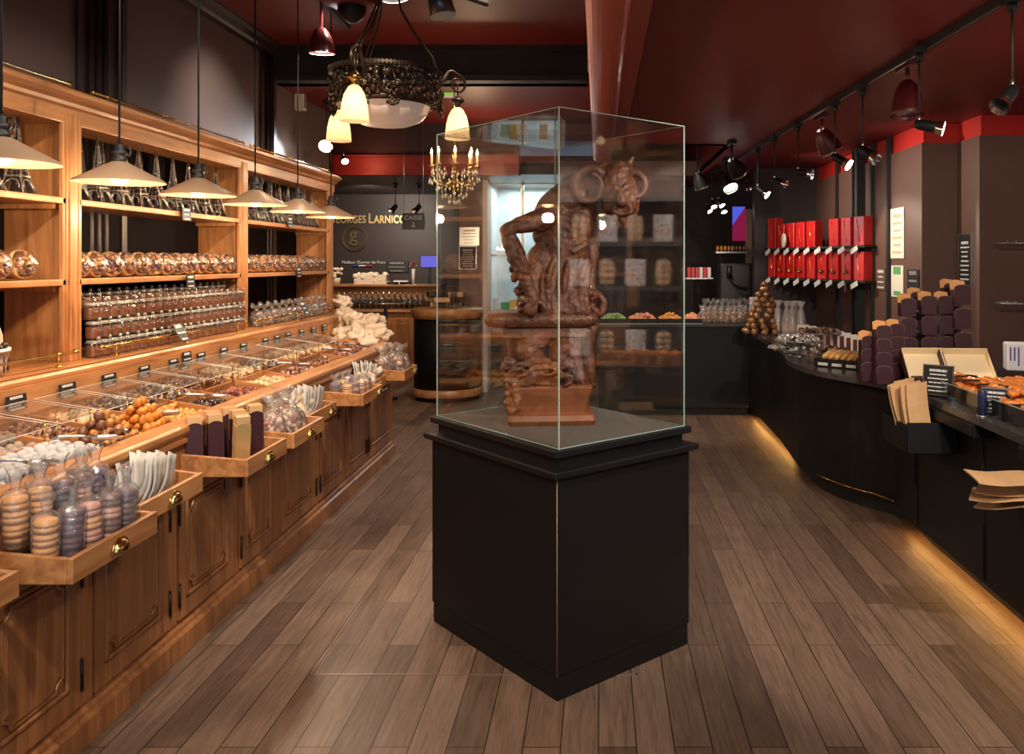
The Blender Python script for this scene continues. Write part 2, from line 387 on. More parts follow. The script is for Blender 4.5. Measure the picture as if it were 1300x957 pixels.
# ================================================================== left: cabinets with tilt-out bins
XF = -1.73
def cup_pull():
    b = MB(); rings = []
    n = 12
    for i in range(7):
        t = PI / 2 * i / 6; r = .034 * math.cos(t) + .001; out = .028 * math.sin(t) + .004
        rings.append([Vector((out if 0 else .004 + .026 * math.sin(t), .040 * math.cos(t) * math.cos(PI * j / n), .034 * math.cos(t) * math.sin(PI * j / n) - .008)) for j in range(n + 1)])
    vs = [p for r in rings for p in r]; fs = []
    for i in range(6):
        for j in range(n): a = i * (n + 1) + j; fs.append((a, a + 1, a + n + 2, a + n + 1))
    b.add(vs, fs, True)
    b.tube([(.005, .045 * math.cos(PI * j / 12), .040 * math.sin(PI * j / 12) - .010) for j in range(13)], .005, 6)
    b.cyl((.005, .05, -.012), (.005, -.05, -.012), .004, n=6)
    return b
def door_mesh(y0, y1, z0, z1):
    b = MB(); x = XF
    b.box(x, x + .018, y0, y1, z0, z1)
    st = .055
    b.box(x + .018, x + .026, y0, y0 + st, z0, z1); b.box(x + .018, x + .026, y1 - st, y1, z0, z1)
    b.box(x + .018, x + .026, y0 + st, y1 - st, z0, z0 + .07); b.box(x + .018, x + .026, y0 + st, y1 - st, z1 - .06, z1)
    # moulding with notched corners
    def notch(i, c):
        a0, a1, b0, b1 = y0 + i, y1 - i, z0 + i + .015, z1 - i - .005; pts = []
        for cy_, cz, s in ((a0, b0, 0), (a1, b0, 1), (a1, b1, 2), (a0, b1, 3)):
            for k in range(5):
                t = PI / 2 * k / 4
                if s == 0: p = (cy_ + c * math.cos(PI / 2 - t), cz + c * math.sin(PI / 2 - t))
                if s == 1: p = (cy_ - c * math.cos(t), cz + c * math.sin(t))
                if s == 2: p = (cy_ - c * math.sin(t), cz - c * math.cos(t))
                if s == 3: p = (cy_ + c * math.cos(t), cz - c * math.sin(t))
                pts.append(p)
        return pts
    o = notch(.062, .0); m1 = notch(.085, .035)
    b.tube([(x + .024, p[0], p[1]) for p in notch(.066, .002)], .008, 6, closed=True)
    b.tube([(x + .022, p[0], p[1]) for p in m1], .006, 6, closed=True)
    pn = notch(.10, .04)
    n = len(pn); b.add([(x + .018, p[0], p[1]) for p in m1] + [(x + .030, p[0], p[1]) for p in pn], [(j, (j + 1) % n, n + (j + 1) % n, n + j) for j in range(n)]); b.add([(x + .030, p[0], p[1]) for p in pn], [tuple(range(n))])
    return b
# y0, y1, wide bin?, bin y0, y1, hinge side(+1 far)
UNITS = [(1.70, 2.24, 0, 1.76, 2.20, 1), (2.24, 2.76, 1, 2.28, 2.72, 1), (2.76, 3.32, 0, 2.78, 3.22, 1), (3.32, 3.90, 1, 3.42, 3.85, -1),
         (3.90, 4.40, 1, 3.94, 4.375, -1), (4.40, 5.02, 0, 4.42, 4.86, 1), (5.02, 5.565, 1, 5.10, 5.55, -1), (5.565, 6.10, 0, 5.58, 6.00, 1), (6.10, 6.86, 1, 6.18, 6.60, -1)]
CONT = ['dark bagged chocolates', 'a crowd of cellophane-wrapped macaron stacks', 'a sheaf of translucent paper bags', 'aubergine and orange gift boxes', 'pink-brown bagged biscuits', 'crumpled white bags', 'small wrapped macaron stacks', 'thin white bags', 'tied bags of brown sweets']
BIN = []
for k, (y0, y1, wide, b0, b1, hs) in enumerate(UNITS):
    e = empty('drawer_cabinet', 'aged pine base cabinet whose tilt-out drawer holds ' + CONT[k], 'cabinet', (XF, (y0 + y1) / 2, 0), group='pine base cabinets along the left counter')
    T = Matrix.Translation((-XF, -(y0 + y1) / 2, 0))
    def put(mb, nm, mt, par=None, bevel=0):
        for i, v in enumerate(mb.v): mb.v[i] = T @ v
        return mb.build(nm, mt, par or e, bevel=bevel)
    b = MB(); b.box(-2.3, XF, y0, y1, .0, .845)
    if k == len(UNITS) - 1: b.add([], [])
    # skirting with moulded top
    b.extr([(0, 0), (.045, 0), (.045, .085), (.03, .095), (.028, .11), (.012, .125), (0, .13)], (XF, y0, 0), (XF, y1, 0))
    # stiles
    b.box(XF, XF + .02, y0, y0 + .035, .13, .69); b.box(XF, XF + .02, y1 - .035, y1, .13, .69)
    b.box(XF, XF + .02, y0, y1, .69, .705)
    put(b, 'body', [M['pine_dk']], bevel=.003)
    d = put(door_mesh(y0 + .04, y1 - .04, .14, .685), 'door', M['pine_dk'], bevel=.002)
    hy = (y1 - .037) if hs > 0 else (y0 + .037)
    for z in (.24, .58):
        hb = MB(); hb.cyl((XF + .03, hy, z - .045), (XF + .03, hy, z + .045), .0055, n=8); hb.ell((XF + .03, hy, z + .05), .006, n=6, k=4); hb.ell((XF + .03, hy, z - .05), .006, n=6, k=4)
        put(hb, 'hinge', M['iron'], d)
    ky = (y0 + .06) if hs > 0 else (y1 - .06)
    kb = MB(); kb.lathe([(.012, 0), (.012, .004), (.006, .008), (.006, .016), (.014, .024), (.015, .03), (.008, .036), (0.001, .037)], n=10, M=Matrix.Rotation(PI / 2, 4, 'Y')); 
    for i, v in enumerate(kb.v): kb.v[i] = v + Vector((XF + .026, ky, .645))
    put(kb, 'knob', M['brass'], d)
    # tilt-out bin
    xf = -1.45 if wide else -1.54; zt, zb = .78, .708
    b = MB(); t = .018
    b.box(xf - t, xf, b0, b1, zb, zt)
    for yy in (b0, b1 - t):
        v = [(XF, yy, zb - .0), (xf - t, yy, zb), (xf - t, yy, zt), (XF, yy, zt + .022)]
        v += [(x, y + t, z) for x, y, z in v]
        b.add(v, [(0, 1, 2, 3), (4, 5, 6, 7), (0, 1, 5, 4), (1, 2, 6, 5), (2, 3, 7, 6), (3, 0, 4, 7)])
    b.box(XF, xf - t, b0 + t, b1 - t, zb, zb + .012)
    dr = put(b, 'drawer', M['pineY'], bevel=.003)
    cp = cup_pull()
    for i, v in enumerate(cp.v): cp.v[i] = v * .9 + Vector((xf, b1 - .10 if k in (6, 8, 5) else (b0 + b1) / 2, (zt + zb) / 2 - .005))
    put(cp, 'cup_pull', M['brass'], dr)
    BIN.append((XF, xf - t, b0 + t, b1 - t, zb + .012))
# ------------------------------------------------------------------ worktop with sunken compartments
def zt_(x): return .905 + (-1.83 - x) * .17     # tray rim height
EDG = [1.7, 2.2, 2.55, 3.05, 3.32, 3.58, 3.92, 4.2, 4.6, 5.0, 5.5, 6.0, 6.45, 6.86]
wt = empty('display_worktop', 'long pine sweet counter with rounded lip and sunken trays', 'counter', (-2.0, 4.4, .85))
T = Matrix.Translation((2.0, -4.4, -.85))
def putw(mb, nm, mt, par=None, bevel=0):
    for i, v in enumerate(mb.v): mb.v[i] = T @ v
    return mb.build(nm, mt, par or wt, bevel=bevel)
b = MB(); b.box(-2.3, XF + .012, 1.7, 6.86, .846, .862)
b.box(-1.79, XF + .004, 1.7, 6.86, .862, .89)
b.prism([(-2.3, 6.86), (-1.79, 6.86), (-1.79, 6.93), (-2.3, 7.42)], .6, .93)
b.prism([(-2.3, 6.86), (-1.745, 6.86), (-1.745, 6.95), (-2.3, 7.44)], 0, .6)
putw(b, 'deck', M['pineY'])
b = MB(); pf = [(-.085, -.03), (.0, -.035), (.012, -.028), (.018, -.012), (.014, .004), (.0, .012), (-.085, .016)]
b.extr(pf, (XF, 1.7, .905), (XF, 6.93, .905)); b.extr(pf, (XF, 6.93, .905), (-2.3, 7.43, .905))
putw(b, 'front_lip', M['pineY'], bevel=.004)
b = MB()
for i, y in enumerate(EDG):
    v = []
    for yy in (y - .008, y + .008):
        v += [(-2.3, yy, .86), (-1.8, yy, .86), (-1.8, yy, zt_(-1.8) + .004), (-2.3, yy, zt_(-2.3) + .004)]
    b.add(v, [(0, 1, 2, 3), (4, 5, 6, 7), (0, 1, 5, 4), (1, 2, 6, 5), (2, 3, 7, 6), (3, 0, 4, 7)])
z = zt_(-2.03); b.box(-2.04, -2.02, 1.7, 6.86, .862, z)
putw(b, 'divider', M['pineX'])

# ------------------------------------------------------------------ hutch: posts, shelves, cornice, riser
XP = -2.5; XB = -2.82
hut = empty('shelf_hutch', 'tall open pine wall shelving with moulded cornice above sweet counter', 'shelving', (-2.6, 4.9, .9))
T = Matrix.Translation((2.6, -4.9, -.9))
def puth(mb, nm, mt, par=None, bevel=0):
    for i, v in enumerate(mb.v): mb.v[i] = T @ v
    return mb.build(nm, mt, par or hut, bevel=bevel)
b = MB(); b.box(-2.34, -2.30, 1.7, 7.48, .60, 1.10); b.box(XB, -2.32, 1.7, 7.86, .0, 1.09)
puth(b, 'riser_board', M['pineY'])
b = MB(); b.box(XB, -2.33, 1.7, 7.86, 1.09, 1.13)
b.extr([(-.02, -.045), (.0, -.04), (.012, -.03), (.022, -.012), (.022, 0), (.012, .012), (-.02, .012)], (-2.33, 1.7, 1.118), (-2.33, 7.44, 1.118))
puth(b, 'ledge', M['pineY'], bevel=.003)
POSTS = [2.03, 3.93, 5.83, 7.72]
for y in POSTS:
    b = MB(); b.box(XP - .02, XP, y - .07, y + .07, 1.13, 2.30); b.box(XP - .012, XP + .008, y - .028, y + .028, 1.13, 2.30)
    for s in (-.045, .045): b.box(XP, XP + .005, y + s - .006, y + s + .006, 1.13, 2.30)
    b.box(XB, XP - .02, y - .012, y + .012, 1.13, 2.30)
    puth(b, 'post', M['pine'], bevel=.003)
for i in range(3):
    a, c = POSTS[i] + .07, POSTS[i + 1] - .07
    for z in (1.517, 1.90):
        b = MB(); b.box(XB, XP + .0, a - .05, c + .05, z - .03, z); b.box(XB + .02, XP - .03, a, a + .02, z - .055, z - .03); b.box(XB + .02, XP - .03, c - .02, c, z - .055, z - .03)
        puth(b, 'shelf', M['pineY'], bevel=.004)
    # curved side brackets as seen on the bay ends
    b = MB()
    for zz in (1.13, 1.517, 1.90):
        pass
a, c = 1.3, 1.96
for z in (1.517, 1.90):
    b = MB(); b.box(XB, XP, a, c, z - .03, z); puth(b, 'shelf', M['pineY'], bevel=.004)
b = MB()
cp = [(-.20, -.13), (.0, -.13), (.004, -.06), (.02, -.05), (.028, -.035), (.05, -.02), (.068, -.005), (.07, .012), (.055, .022), (-.20, .022)]
b.extr(cp, (XP, 1.3, 2.38), (XP, 7.82, 2.38)); b.box(XB, XP - .1, 1.3, 7.82, 2.30, 2.40)
puth(b, 'cornice', M['pineY'], bevel=.003)
b = MB(); b.box(XB - .01, XB + .004, 1.3, 7.86, 1.13, 2.3)
puth(b, 'shaded_back_panel', mat('shelf_back_shade', (.010, .007, .008), .9, spec=.1))  # near-black colour stands in for the shadow deep in the bays
def rail(x, z, y0, y1, h, n):
    b = MB(); b.cyl((x, y0, z), (x, y1, z), .007, n=8)
    for y in (y0, y1): b.ell((x, y, z), .014, n=8, k=6)
    for i in range(n):
        y = y0 + .12 + (y1 - y0 - .24) * (i / (n - 1) if n > 1 else .5)
        b.cyl((x, y, z - h), (x, y, z), .005, n=6); b.ell((x, y, z), .012, n=8, k=5); b.cyl((x, y, z - h), (x, y, z - h + .006), .012, n=8)
    puth(b, 'brass_rail', M['brass'])
rail(-2.55, 2.452, 2.3, 3.98, .052, 2); rail(-2.55, 2.452, 4.17, 5.94, .052, 2); rail(-2.55, 2.452, 6.07, 7.80, .052, 2)
rail(-2.39, 1.187, 2.2, 3.78, .055, 3); rail(-2.39, 1.187, 3.98, 5.60, .055, 3); rail(-2.39, 1.187, 5.78, 7.35, .055, 3)

# ------------------------------------------------------------------ price cards
def card(name, label, loc, rot, w, h, lines=3, group=None, th=.003, mt='sign', frame=False, seed=0, cat='sign', title=True, pm='chalk'):
    e = empty(name, label, cat, loc, group=group, rot=rot)
    b = MB(); b.box(-w / 2, w / 2, -th, 0, -h / 2, h / 2); b.build('plate', M[mt], e, bevel=.0008)
    r = random.Random(seed); b = MB(); z = h * .34
    for i in range(lines):
        ww = w * (.62 if (i == 0 and title) else r.uniform(.5, .8)); hh = h * (.5 / lines) * (1 if i == 0 else .55)
        x = -ww / 2
        while x < ww / 2 - .001:
            k = w * r.uniform(.06, .16); k = min(k, ww / 2 - x)
            b.box(x, x + k * .85, -th - .0006, -th, z - hh / 2, z + hh / 2); x += k
        z -= h * .72 / max(1, lines - 1) if lines > 1 else 0
    b.build('lettering', M[pm], e)
    if frame:
        b = MB(); f = .006
        b.box(-w / 2 - f, w / 2 + f, -th - .002, .002, h / 2, h / 2 + f); b.box(-w / 2 - f, w / 2 + f, -th - .002, .002, -h / 2 - f, -h / 2)
        b.box(-w / 2 - f, -w / 2, -th - .002, .002, -h / 2, h / 2); b.box(w / 2, w / 2 + f, -th - .002, .002, -h / 2, h / 2); b.build('frame', M['steel'], e)
    return e
# the cards on the riser face the aisle (+x) and lean back slightly
def ry(u, x): return F * x / (u - PX)
lab_u = [20, 85, 138, 183, 220, 237, 255, 284, 309, 337, 352, 366, 383, 398, 412]
for i, u in enumerate(lab_u):
    y = ry(u, -2.29); big = i in (5,)
    card('price_card', f'small black price card on the pine riser, {ORD[i]} along the row from the street end', (-2.288, y, 1.045 if not big else 1.06), (-.12, 0, PI / 2), .115 if i < 3 else .10, .062 if not big else .08, 3, 'price cards on the pine riser', seed=i)
for i, (u, v, x, nm) in enumerate([(235, 272, -2.49, 'below the Eiffel tower shelf in the middle bay'), (240, 357, -2.49, 'under the basket shelf in the middle bay'), (228, 422, -2.37, 'leaning on the brass rail before the jars'), (367, 282, -2.49, 'under the tower shelf in the far bay'), (378, 346, -2.49, 'under the basket shelf in the far bay'), (385, 391, -2.37, 'in front of the bagged chocolates in the far bay')]):
    y = ry(u, x); z = EYE - (v - PY) * y / F
    card('price_tag', 'black price tag ' + nm, (x + .008, y, z), (-.5 if i in (2, 5) else -.05, 0, PI / 2), .105, .11 if i in (2, 5) else .075, 3, 'price tags clipped to the shelves', seed=40 + i)
# ================================================================== right: black counters
ZC = .90
TOP = [(3.3, 1.62), (3.3, 3.25)]
front = [(1.70, 1.2), (1.70, 3.2), (1.705, 4.25), (1.675, 4.72), (1.60, 4.9), (1.50, 5.08), (1.42, 5.25), (1.365, 5.45), (1.34, 5.7), (1.345, 5.95), (1.40, 6.2), (1.46, 6.6), (1.50, 7.4), (1.50, 8.1)]
base = [(1.79, 1.2), (1.79, 3.2), (1.80, 4.7), (1.83, 5.1), (1.76, 5.25), (1.64, 5.4), (1.55, 5.6), (1.49, 5.8), (1.465, 6.05), (1.49, 6.4), (1.53, 7.0), (1.56, 8.595)]
rc = empty('service_counter', 'long black lacquered counter with bulging curved front along the right wall', 'counter', (2.2, 5.0, 0))
T = Matrix.Translation((-2.2, -5.0, 0))
def putr(mb, nm, mt, par=None, bevel=0):
    for i, v in enumerate(mb.v): mb.v[i] = T @ v
    return mb.build(nm, mt, par or rc, bevel=bevel)
back = [(2.44, 8.595), (2.44, 6.26), (2.70, 6.26), (2.70, 5.88), (3.14, 5.88), (3.14, 1.2)]
def off(line, d):  # shift along +x
    return [(x + d, y) for x, y in line]
b = MB(); b.prism(base + back, .10, .865); putr(b, 'body', M['black'])
b = MB(); b.prism(off(base, .09) + back, .0, .10); putr(b, 'toe_kick', M['blackm'])
b = MB(); b.prism(front + [(2.44, 8.1)] + back[1:], .865, ZC); putr(b, 'worktop', M['worktop'], bevel=.004)
b = MB()
for y in (2.2, 3.05, 3.85, 4.68): b.box(1.784, 1.80, y - .002, y + .002, .11, .86)
putr(b, 'panel_seam', M['blackm'])
b = MB(); b.tube([(x - .006, y, .13) for x, y in [(1.823, 5.08), (1.755, 5.235), (1.69, 5.32), (1.635, 5.4), (1.59, 5.5), (1.548, 5.6), (1.51, 5.72)]], .005, 6); putr(b, 'brass_strip', M['brass'])
b = MB()
for y0, y1 in ((2.9, 3.35), (3.75, 4.3)):
    b.box(1.70, 1.80, y0, y1, .80, .862); b.box(1.69, 1.70, y0 + .01, y1 - .01, .805, .857)
putr(b, 'pull_out_board', M['black'], bevel=.003)
led = MB(); led.box(1.85, 1.865, 2.0, 4.9, .085, .099); led.box(1.60, 1.612, 6.4, 8.5, .085, .099); putr(led, 'plinth_light', emis('amber_plinth_light', (1, .48, .12), 20))
# rear black counter facing the shop
bc = empty('rear_counter', 'straight black counter across the back carrying trays of coloured sweets', 'counter', (.75, 9.0, 0))
b = MB(); b.box(-.75, .81, -.4, .3, .08, .92); b.box(-.75, .81, -.33, .3, 0, .08); b.build('body', M['black'], bc)
b = MB(); b.box(-.78, .81, -.43, .32, .92, .95); b.build('worktop', M['worktop'], bc, bevel=.004)
b = MB(); b.box(-.74, .32, -.47, -.42, .955, .962); b.build('glass_ledge', M['gedge'], bc)
# ------------------------------------------------------------------ plinth and glass case
e1 = Vector((-.655, .756)); e1.normalize(); e2 = Vector((e1.y, -e1.x))
A = Vector((-.151, 3.0)); L1, L2 = .90, .70
ctr = A + e1 * L1 / 2 + e2 * L2 / 2
rz = math.atan2(e2.y, e2.x)
pl = empty('display_plinth', 'large black rectangular plinth under the glass case in mid-floor', 'plinth', (ctr.x, ctr.y, 0), rz)
def hb(b, ix, iy, z0, z1, cx=0, cy=0): b.box(-L2 / 2 + ix + cx, L2 / 2 - ix + cx, -L1 / 2 + iy + cy, L1 / 2 - iy + cy, z0, z1); return b
hb(MB(), 0, 0, .09, .815).build('body', M['black'], pl, bevel=.0015)
hb(MB(), .004, .004, 0, .09).build('skirting', M['black'], pl, bevel=.003)
b = MB(); cN = .004
b.cyl((-L2 / 2, -L1 / 2, .09), (-L2 / 2, -L1 / 2, .815), .0022, n=6); b.build('corner_trim', M['orangec'] if 0 else mat('worn_corner', (.25, .16, .12), .4), pl)
hb(MB(), -.03, -.03, .815, .842).build('top_slab', M['black'], pl, bevel=.006)
hb(MB(), .02, .02, .842, .885).build('upper_step', M['black'], pl)
hb(MB(), -.008, -.008, .885, .912).build('case_base', M['black'], pl, bevel=.004)
hb(MB(), .03, .03, .912, .916).build('felt_top', mat('grey_felt', (.13, .11, .10), .8, bump=.2, bscale=200), pl)
gc = empty('glass_case', 'tall frameless glass display case with flat glass lid over a chocolate statue', 'display case', (ctr.x, ctr.y, .912), rz)
gx, gy, gt = L2 / 2 - .018, L1 / 2 - .012, .008; GH = 1.245
for nm, a in (('glass_pane', (-gx, gx, -gy, -gy + gt)), ('glass_pane', (-gx, gx, gy - gt, gy)), ('glass_pane', (-gx, -gx + gt, -gy + gt, gy - gt)), ('glass_pane', (gx - gt, gx, -gy + gt, gy - gt))):
    MB().box(*a, 0, GH).build(nm, M['glass'], gc)
MB().box(-gx, gx, -gy, gy, GH, GH + gt).build('glass_lid', M['glass'], gc)
b = MB(); e = .0022
for x in (-gx, gx):
    for y in (-gy, gy): b.box(x - e, x + e, y - e, y + e, 0, GH + gt)
for z in (.003, GH + gt):
    for y in (-gy, gy): b.box(-gx, gx, y - e * .7, y + e * .7, z - e * .7, z + e * .7)
    for x in (-gx, gx): b.box(x - e * .7, x + e * .7, -gy, gy, z - e * .7, z + e * .7)
b.build('polished_edges', M['gedge'], gc)
# hatch let into the floor
ht = MB(); x0, x1, y0, y1 = -1.12, .15, 3.2, 4.58; t = .006
for a in ((x0, x1, y0, y0 + t), (x0, x1, y1 - t, y1), (x0, x0 + t, y0, y1), (x0 + .02, x0 + .02 + t * .5, y0, y1), (x1 - t, x1, y0, y1)):
    ht.box(a[0], a[1], a[2], a[3], 0.0, .0025)
h = ht.build('floor_hatch', mat('worn_brass_edge', (.34, .25, .2), .35, .6)); tag(h, 'thin metal edging of the hatch let into the oak floor', 'hatch')
# ================================================================== goods on the left
def islandmat(name, cols, rough=.4, coat=0.0, bump=0.0, src='island', metal=0):
    m, t, b = nt(name); N = t.nodes; L = t.links
    wn = N.new('ShaderNodeTexWhiteNoise'); wn.noise_dimensions = '1D'
    if src == 'island': g = N.new('ShaderNodeNewGeometry'); L.new(g.outputs['Random Per Island'], wn.inputs['W'])
    else: g = N.new('ShaderNodeObjectInfo'); L.new(g.outputs['Random'], wn.inputs['W'])
    rp = N.new('ShaderNodeValToRGB'); rp.color_ramp.interpolation = 'CONSTANT' if len(cols) > 2 else 'LINEAR'; e = rp.color_ramp.elements
    for i, c in enumerate(cols):
        k = e[i] if i < 2 else e.new(.5)
        k.color = (*c, 1)
    for i in range(len(cols)): e[i].position = i / len(cols) if len(cols) > 2 else i
    for i, c in enumerate(cols): e[i].color = (*c, 1)
    L.new(wn.outputs['Value'], rp.inputs[0]); L.new(rp.outputs[0], b.inputs['Base Color'])
    b.inputs['Roughness'].default_value = rough; b.inputs['Coat Weight'].default_value = coat; b.inputs['Metallic'].default_value = metal
    if bump:
        tc = N.new('ShaderNodeTexCoord'); n2 = N.new('ShaderNodeTexNoise'); n2.inputs['Scale'].default_value = 60; L.new(tc.outputs['Object'], n2.inputs['Vector'])
        bp = N.new('ShaderNodeBump'); bp.inputs['Strength'].default_value = bump; bp.inputs['Distance'].default_value = .01; L.new(n2.outputs['Fac'], bp.inputs['Height']); L.new(bp.outputs[0], b.inputs['Normal'])
    return m
M['mix'] = islandmat('mixed_wrapped_sweets', [(.36, .13, .035), (.14, .05, .02), (.05, .01, .03), (.46, .22, .07), (.24, .08, .025), (.16, .012, .03), (.42, .27, .14)], .35, .3)
M['choc'] = islandmat('dark_chocolate_pieces', [(.05, .02, .012), (.10, .045, .025), (.22, .11, .07), (.03, .014, .01), (.3, .18, .12)], .35, .3)
M['mixdk'] = islandmat('purple_brown_wrappers', [(.22, .07, .05), (.07, .025, .03), (.55, .42, .34), (.12, .03, .03), (.36, .17, .11)], .3, .4)
M['caramel'] = mat('caramel_spread', (.20, .058, .012), .4, coat=.3, var=.25, vscale=14)
M['beltwood'] = wood('light_basket_wood', (.52, .28, .11), (.75, .47, .22), 1, rough=.5)
# --- Eiffel tower
def eiffel():
    e = empty('eiffel_tower_figure', 'x', 'chocolate tower', group='chocolate Eiffel towers on the top shelf')
    prof = [(0, .058), (.04, .044), (.08, .032), (.12, .0245), (.17, .016), (.22, .0105), (.28, .006), (.335, .003)]
    b = MB()
    for sx, sy in ((1, 1), (1, -1), (-1, 1), (-1, -1)):
        rings = []
        for z, r in prof:
            h = max(.0018, r * .26); rings.append([Vector((sx * (r - h) + dx, sy * (r - h) + dy, z)) for dx, dy in ((-h, -h), (h, -h), (h, h), (-h, h))])
        b.ring(rings, True, False)
    b.box(-.003, .003, -.003, .003, .12, .345)
    b.build('lattice_legs', M['towerdk'], e)
    b = MB()
    for z, r in ((.078, .038), (.148, .025), (.29, .008)): b.box(-r, r, -r, r, z, z + .007)
    b.build('platform', M['tower'], e)
    b = MB()
    for s in (-1, 1):
        for ax in (0, 1):
            pts = []
            for k in range(9):
                a = PI * k / 8; p = .034 * math.cos(a); q = s * (.047 - .012 * math.sin(a)); z = .028 + .040 * math.sin(a)
                pts.append((p, q, z) if ax else (q, p, z))
            b.tube(pts, .004, 5)
    # lattice cross bars
        for ax in (0, 1):
            for i in range(8):
                z = .10 + i * .022; r = .028 - i * .0026
                pts = [(-r, s * r, z), (r, s * r, z + .012)] if ax else [(s * r, -r, z), (s * r, r, z + .012)]
                b.tube(pts, .0016, 4)
    b.build('arch', M['tower'], e)
    b = MB(); b.cyl((0, 0, .345), (0, 0, .375), .0015, n=5); b.ell((0, 0, .346), .004, n=6, k=4); b.build('spire', M['tower'], e)
    b = MB()
    for sx, sy in ((1, 1), (1, -1), (-1, 1), (-1, -1)):
        b.tube([(sx * r, sy * r, z) for z, r in prof], .0022, 4)
    b.build('silvered_edge', M['tower'], e)
    return Proto(e)
M['towerdk'] = mat('dark_chocolate_tower', (.025, .016, .014), .25, 0, coat=.6, bump=.5, bscale=220)
M['tower'] = mat('silvered_dark_chocolate', (.50, .42, .36), .2, .8, coat=.6, bump=.5, bscale=220)
tw = eiffel()
BAY = ['street-end bay', 'middle bay', 'far bay']
for bay, ys in ((0, [3.3, 3.5, 3.70]), (1, [4.10 + .19 * i for i in range(9)]), (2, [6.0 + .185 * i for i in range(9)])):
    for i, y in enumerate(ys):
        tw.put((-2.60, y, 1.90), (0, 0, RND.uniform(-.1, .1)), f'dark silvered chocolate Eiffel tower in the {BAY[bay]}, {ORD[i]} in the front row', scale=1.0)
for bay, ys in ((1, [4.18 + .19 * i for i in range(8)]), (2, [6.08 + .185 * i for i in range(8)])):
    for i, y in enumerate(ys):
        tw.put((-2.735, y, 1.90), (0, 0, .1), f'chocolate Eiffel tower in the rear row of the {BAY[bay]}, {ORD[i]} from the street', scale=.97)
# --- tilted round baskets of sweets
def lumps(b, n, fn, r0, r1, seed=0, flat=1.0):
    r = random.Random(seed)
    for i in range(n):
        p = fn(r); s = r.uniform(r0, r1); E = Euler((r.uniform(0, 6), r.uniform(0, 6), r.uniform(0, 6))).to_matrix().to_4x4()
        b.ell(p, (s, s * r.uniform(.6, 1), s * r.uniform(.4, .8) * flat), M=E, n=7, k=4)
def basket(seed):
    e = empty('sweet_basket', 'x', 'basket', group='round baskets of sweets tilted on the middle shelf')
    b = MB(); b.lathe([(.001, -.075), (.045, -.075), (.058, -.03), (.067, .0), (.067, .016), (.062, .016), (.06, .0), (.052, -.03), (.04, -.068), (.001, -.068)], n=22)
    b.build('basket_body', M['beltwood'], e)
    b = MB()
    def fn(r):
        a = r.uniform(0, 2 * PI); q = .054 * math.sqrt(r.random()); return (q * math.cos(a), q * math.sin(a), .006 + .034 * math.sqrt(max(0, 1 - (q / .058) ** 2)))
    lumps(b, 42, fn, .010, .019, seed); b.build('sweets', M['mix'], e)
    b = MB(); b.lathe([(.066, .0), (.066, .02), (.058, .042), (.04, .057), (.02, .062), (.001, .063)], n=26, wob=lambda a, z: .03 * math.sin(a * 7 + z * 90), caps=False)
    b.build('wrapping_film', M['cellob'], e)
    return Proto(e)
bk = [basket(1), basket(2), basket(3)]
tilt = lambda: (RND.uniform(-.08, .08), 1.32 + RND.uniform(-.06, .06), RND.uniform(-.30, .18))
for bay, ys in ((0, [3.16, 3.35, 3.52, 3.68]), (1, [4.08 + .136 * i for i in range(13)]), (2, [5.98 + .133 * i for i in range(13)])):
    for i, y in enumerate(ys):
        bk[(i * 2 + bay) % 3].put((-2.575, y, 1.517 + .068), tilt(), f'tilted wooden basket of wrapped sweets in the {BAY[bay]}, {ORD[i]} from the street')
# --- jars
def jar():
    e = empty('clip_top_jar', 'x', 'jar', group='clip-top jars of caramel on the ledge')
    b = MB(); b.box(-.027, .027, -.027, .027, .003, .060); b.build('caramel', M['caramel'], e, bevel=.010)
    b = MB(); b.lathe([(.001, 0), (.034, 0), (.036, .004), (.036, .062), (.031, .070), (.031, .074)], n=12, caps=False); b.build('glass_body', M['jarglass'], e)
    b = MB(); b.lathe([(.034, .070), (.035, .074), (.035, .080), (.028, .086), (.001, .087)], n=14); b.build('lid', M['jarlid'], e)
    b = MB(); b.tube([(.037, -.012, .045), (.040, -.010, .070), (.038, -.006, .088)], .0016, 5); b.tube([(.037, .012, .045), (.040, .010, .070), (.038, .006, .088)], .0016, 5)
    b.tube([(.038, -.012, .046), (.043, 0, .040), (.038, .012, .046)], .0018, 5); b.tube([(.036 * math.cos(a), .036 * math.sin(a), .071) for a in [2 * PI * k / 12 for k in range(12)]], .0015, 5, closed=True)
    b.lathe([(.001, 0), (.008, .002), (.010, .012), (.001, .018)], c=(.034, 0, .088), n=7); b.build('wire_clasp', M['steel'], e)
    return Proto(e)
M['jarlid'] = mat('clear_lid_glass', (.26, .23, .19), .12, .1, coat=1)
jr = jar()
rows = ['bottom', 'middle', 'top']
for r_ in range(3):
    for i in range(21):
        jr.put((-2.475 - (0.012 if r_ == 2 else 0), 4.05 + .083 * i, 1.13 + .092 * r_), (0, 0, RND.uniform(-.5, .1)), f'clip-top jar of caramel in the {rows[r_]} row, {ORD[i]} from the street')
for i in range(20):
    jr.put((-2.60, 4.09 + .083 * i, 1.13 + .092 * 2.5), (0, 0, RND.uniform(-.5, .1)), 'caramel jar at the back of the stack, mostly hidden by the row before it', 'caramel jars behind the front stack')
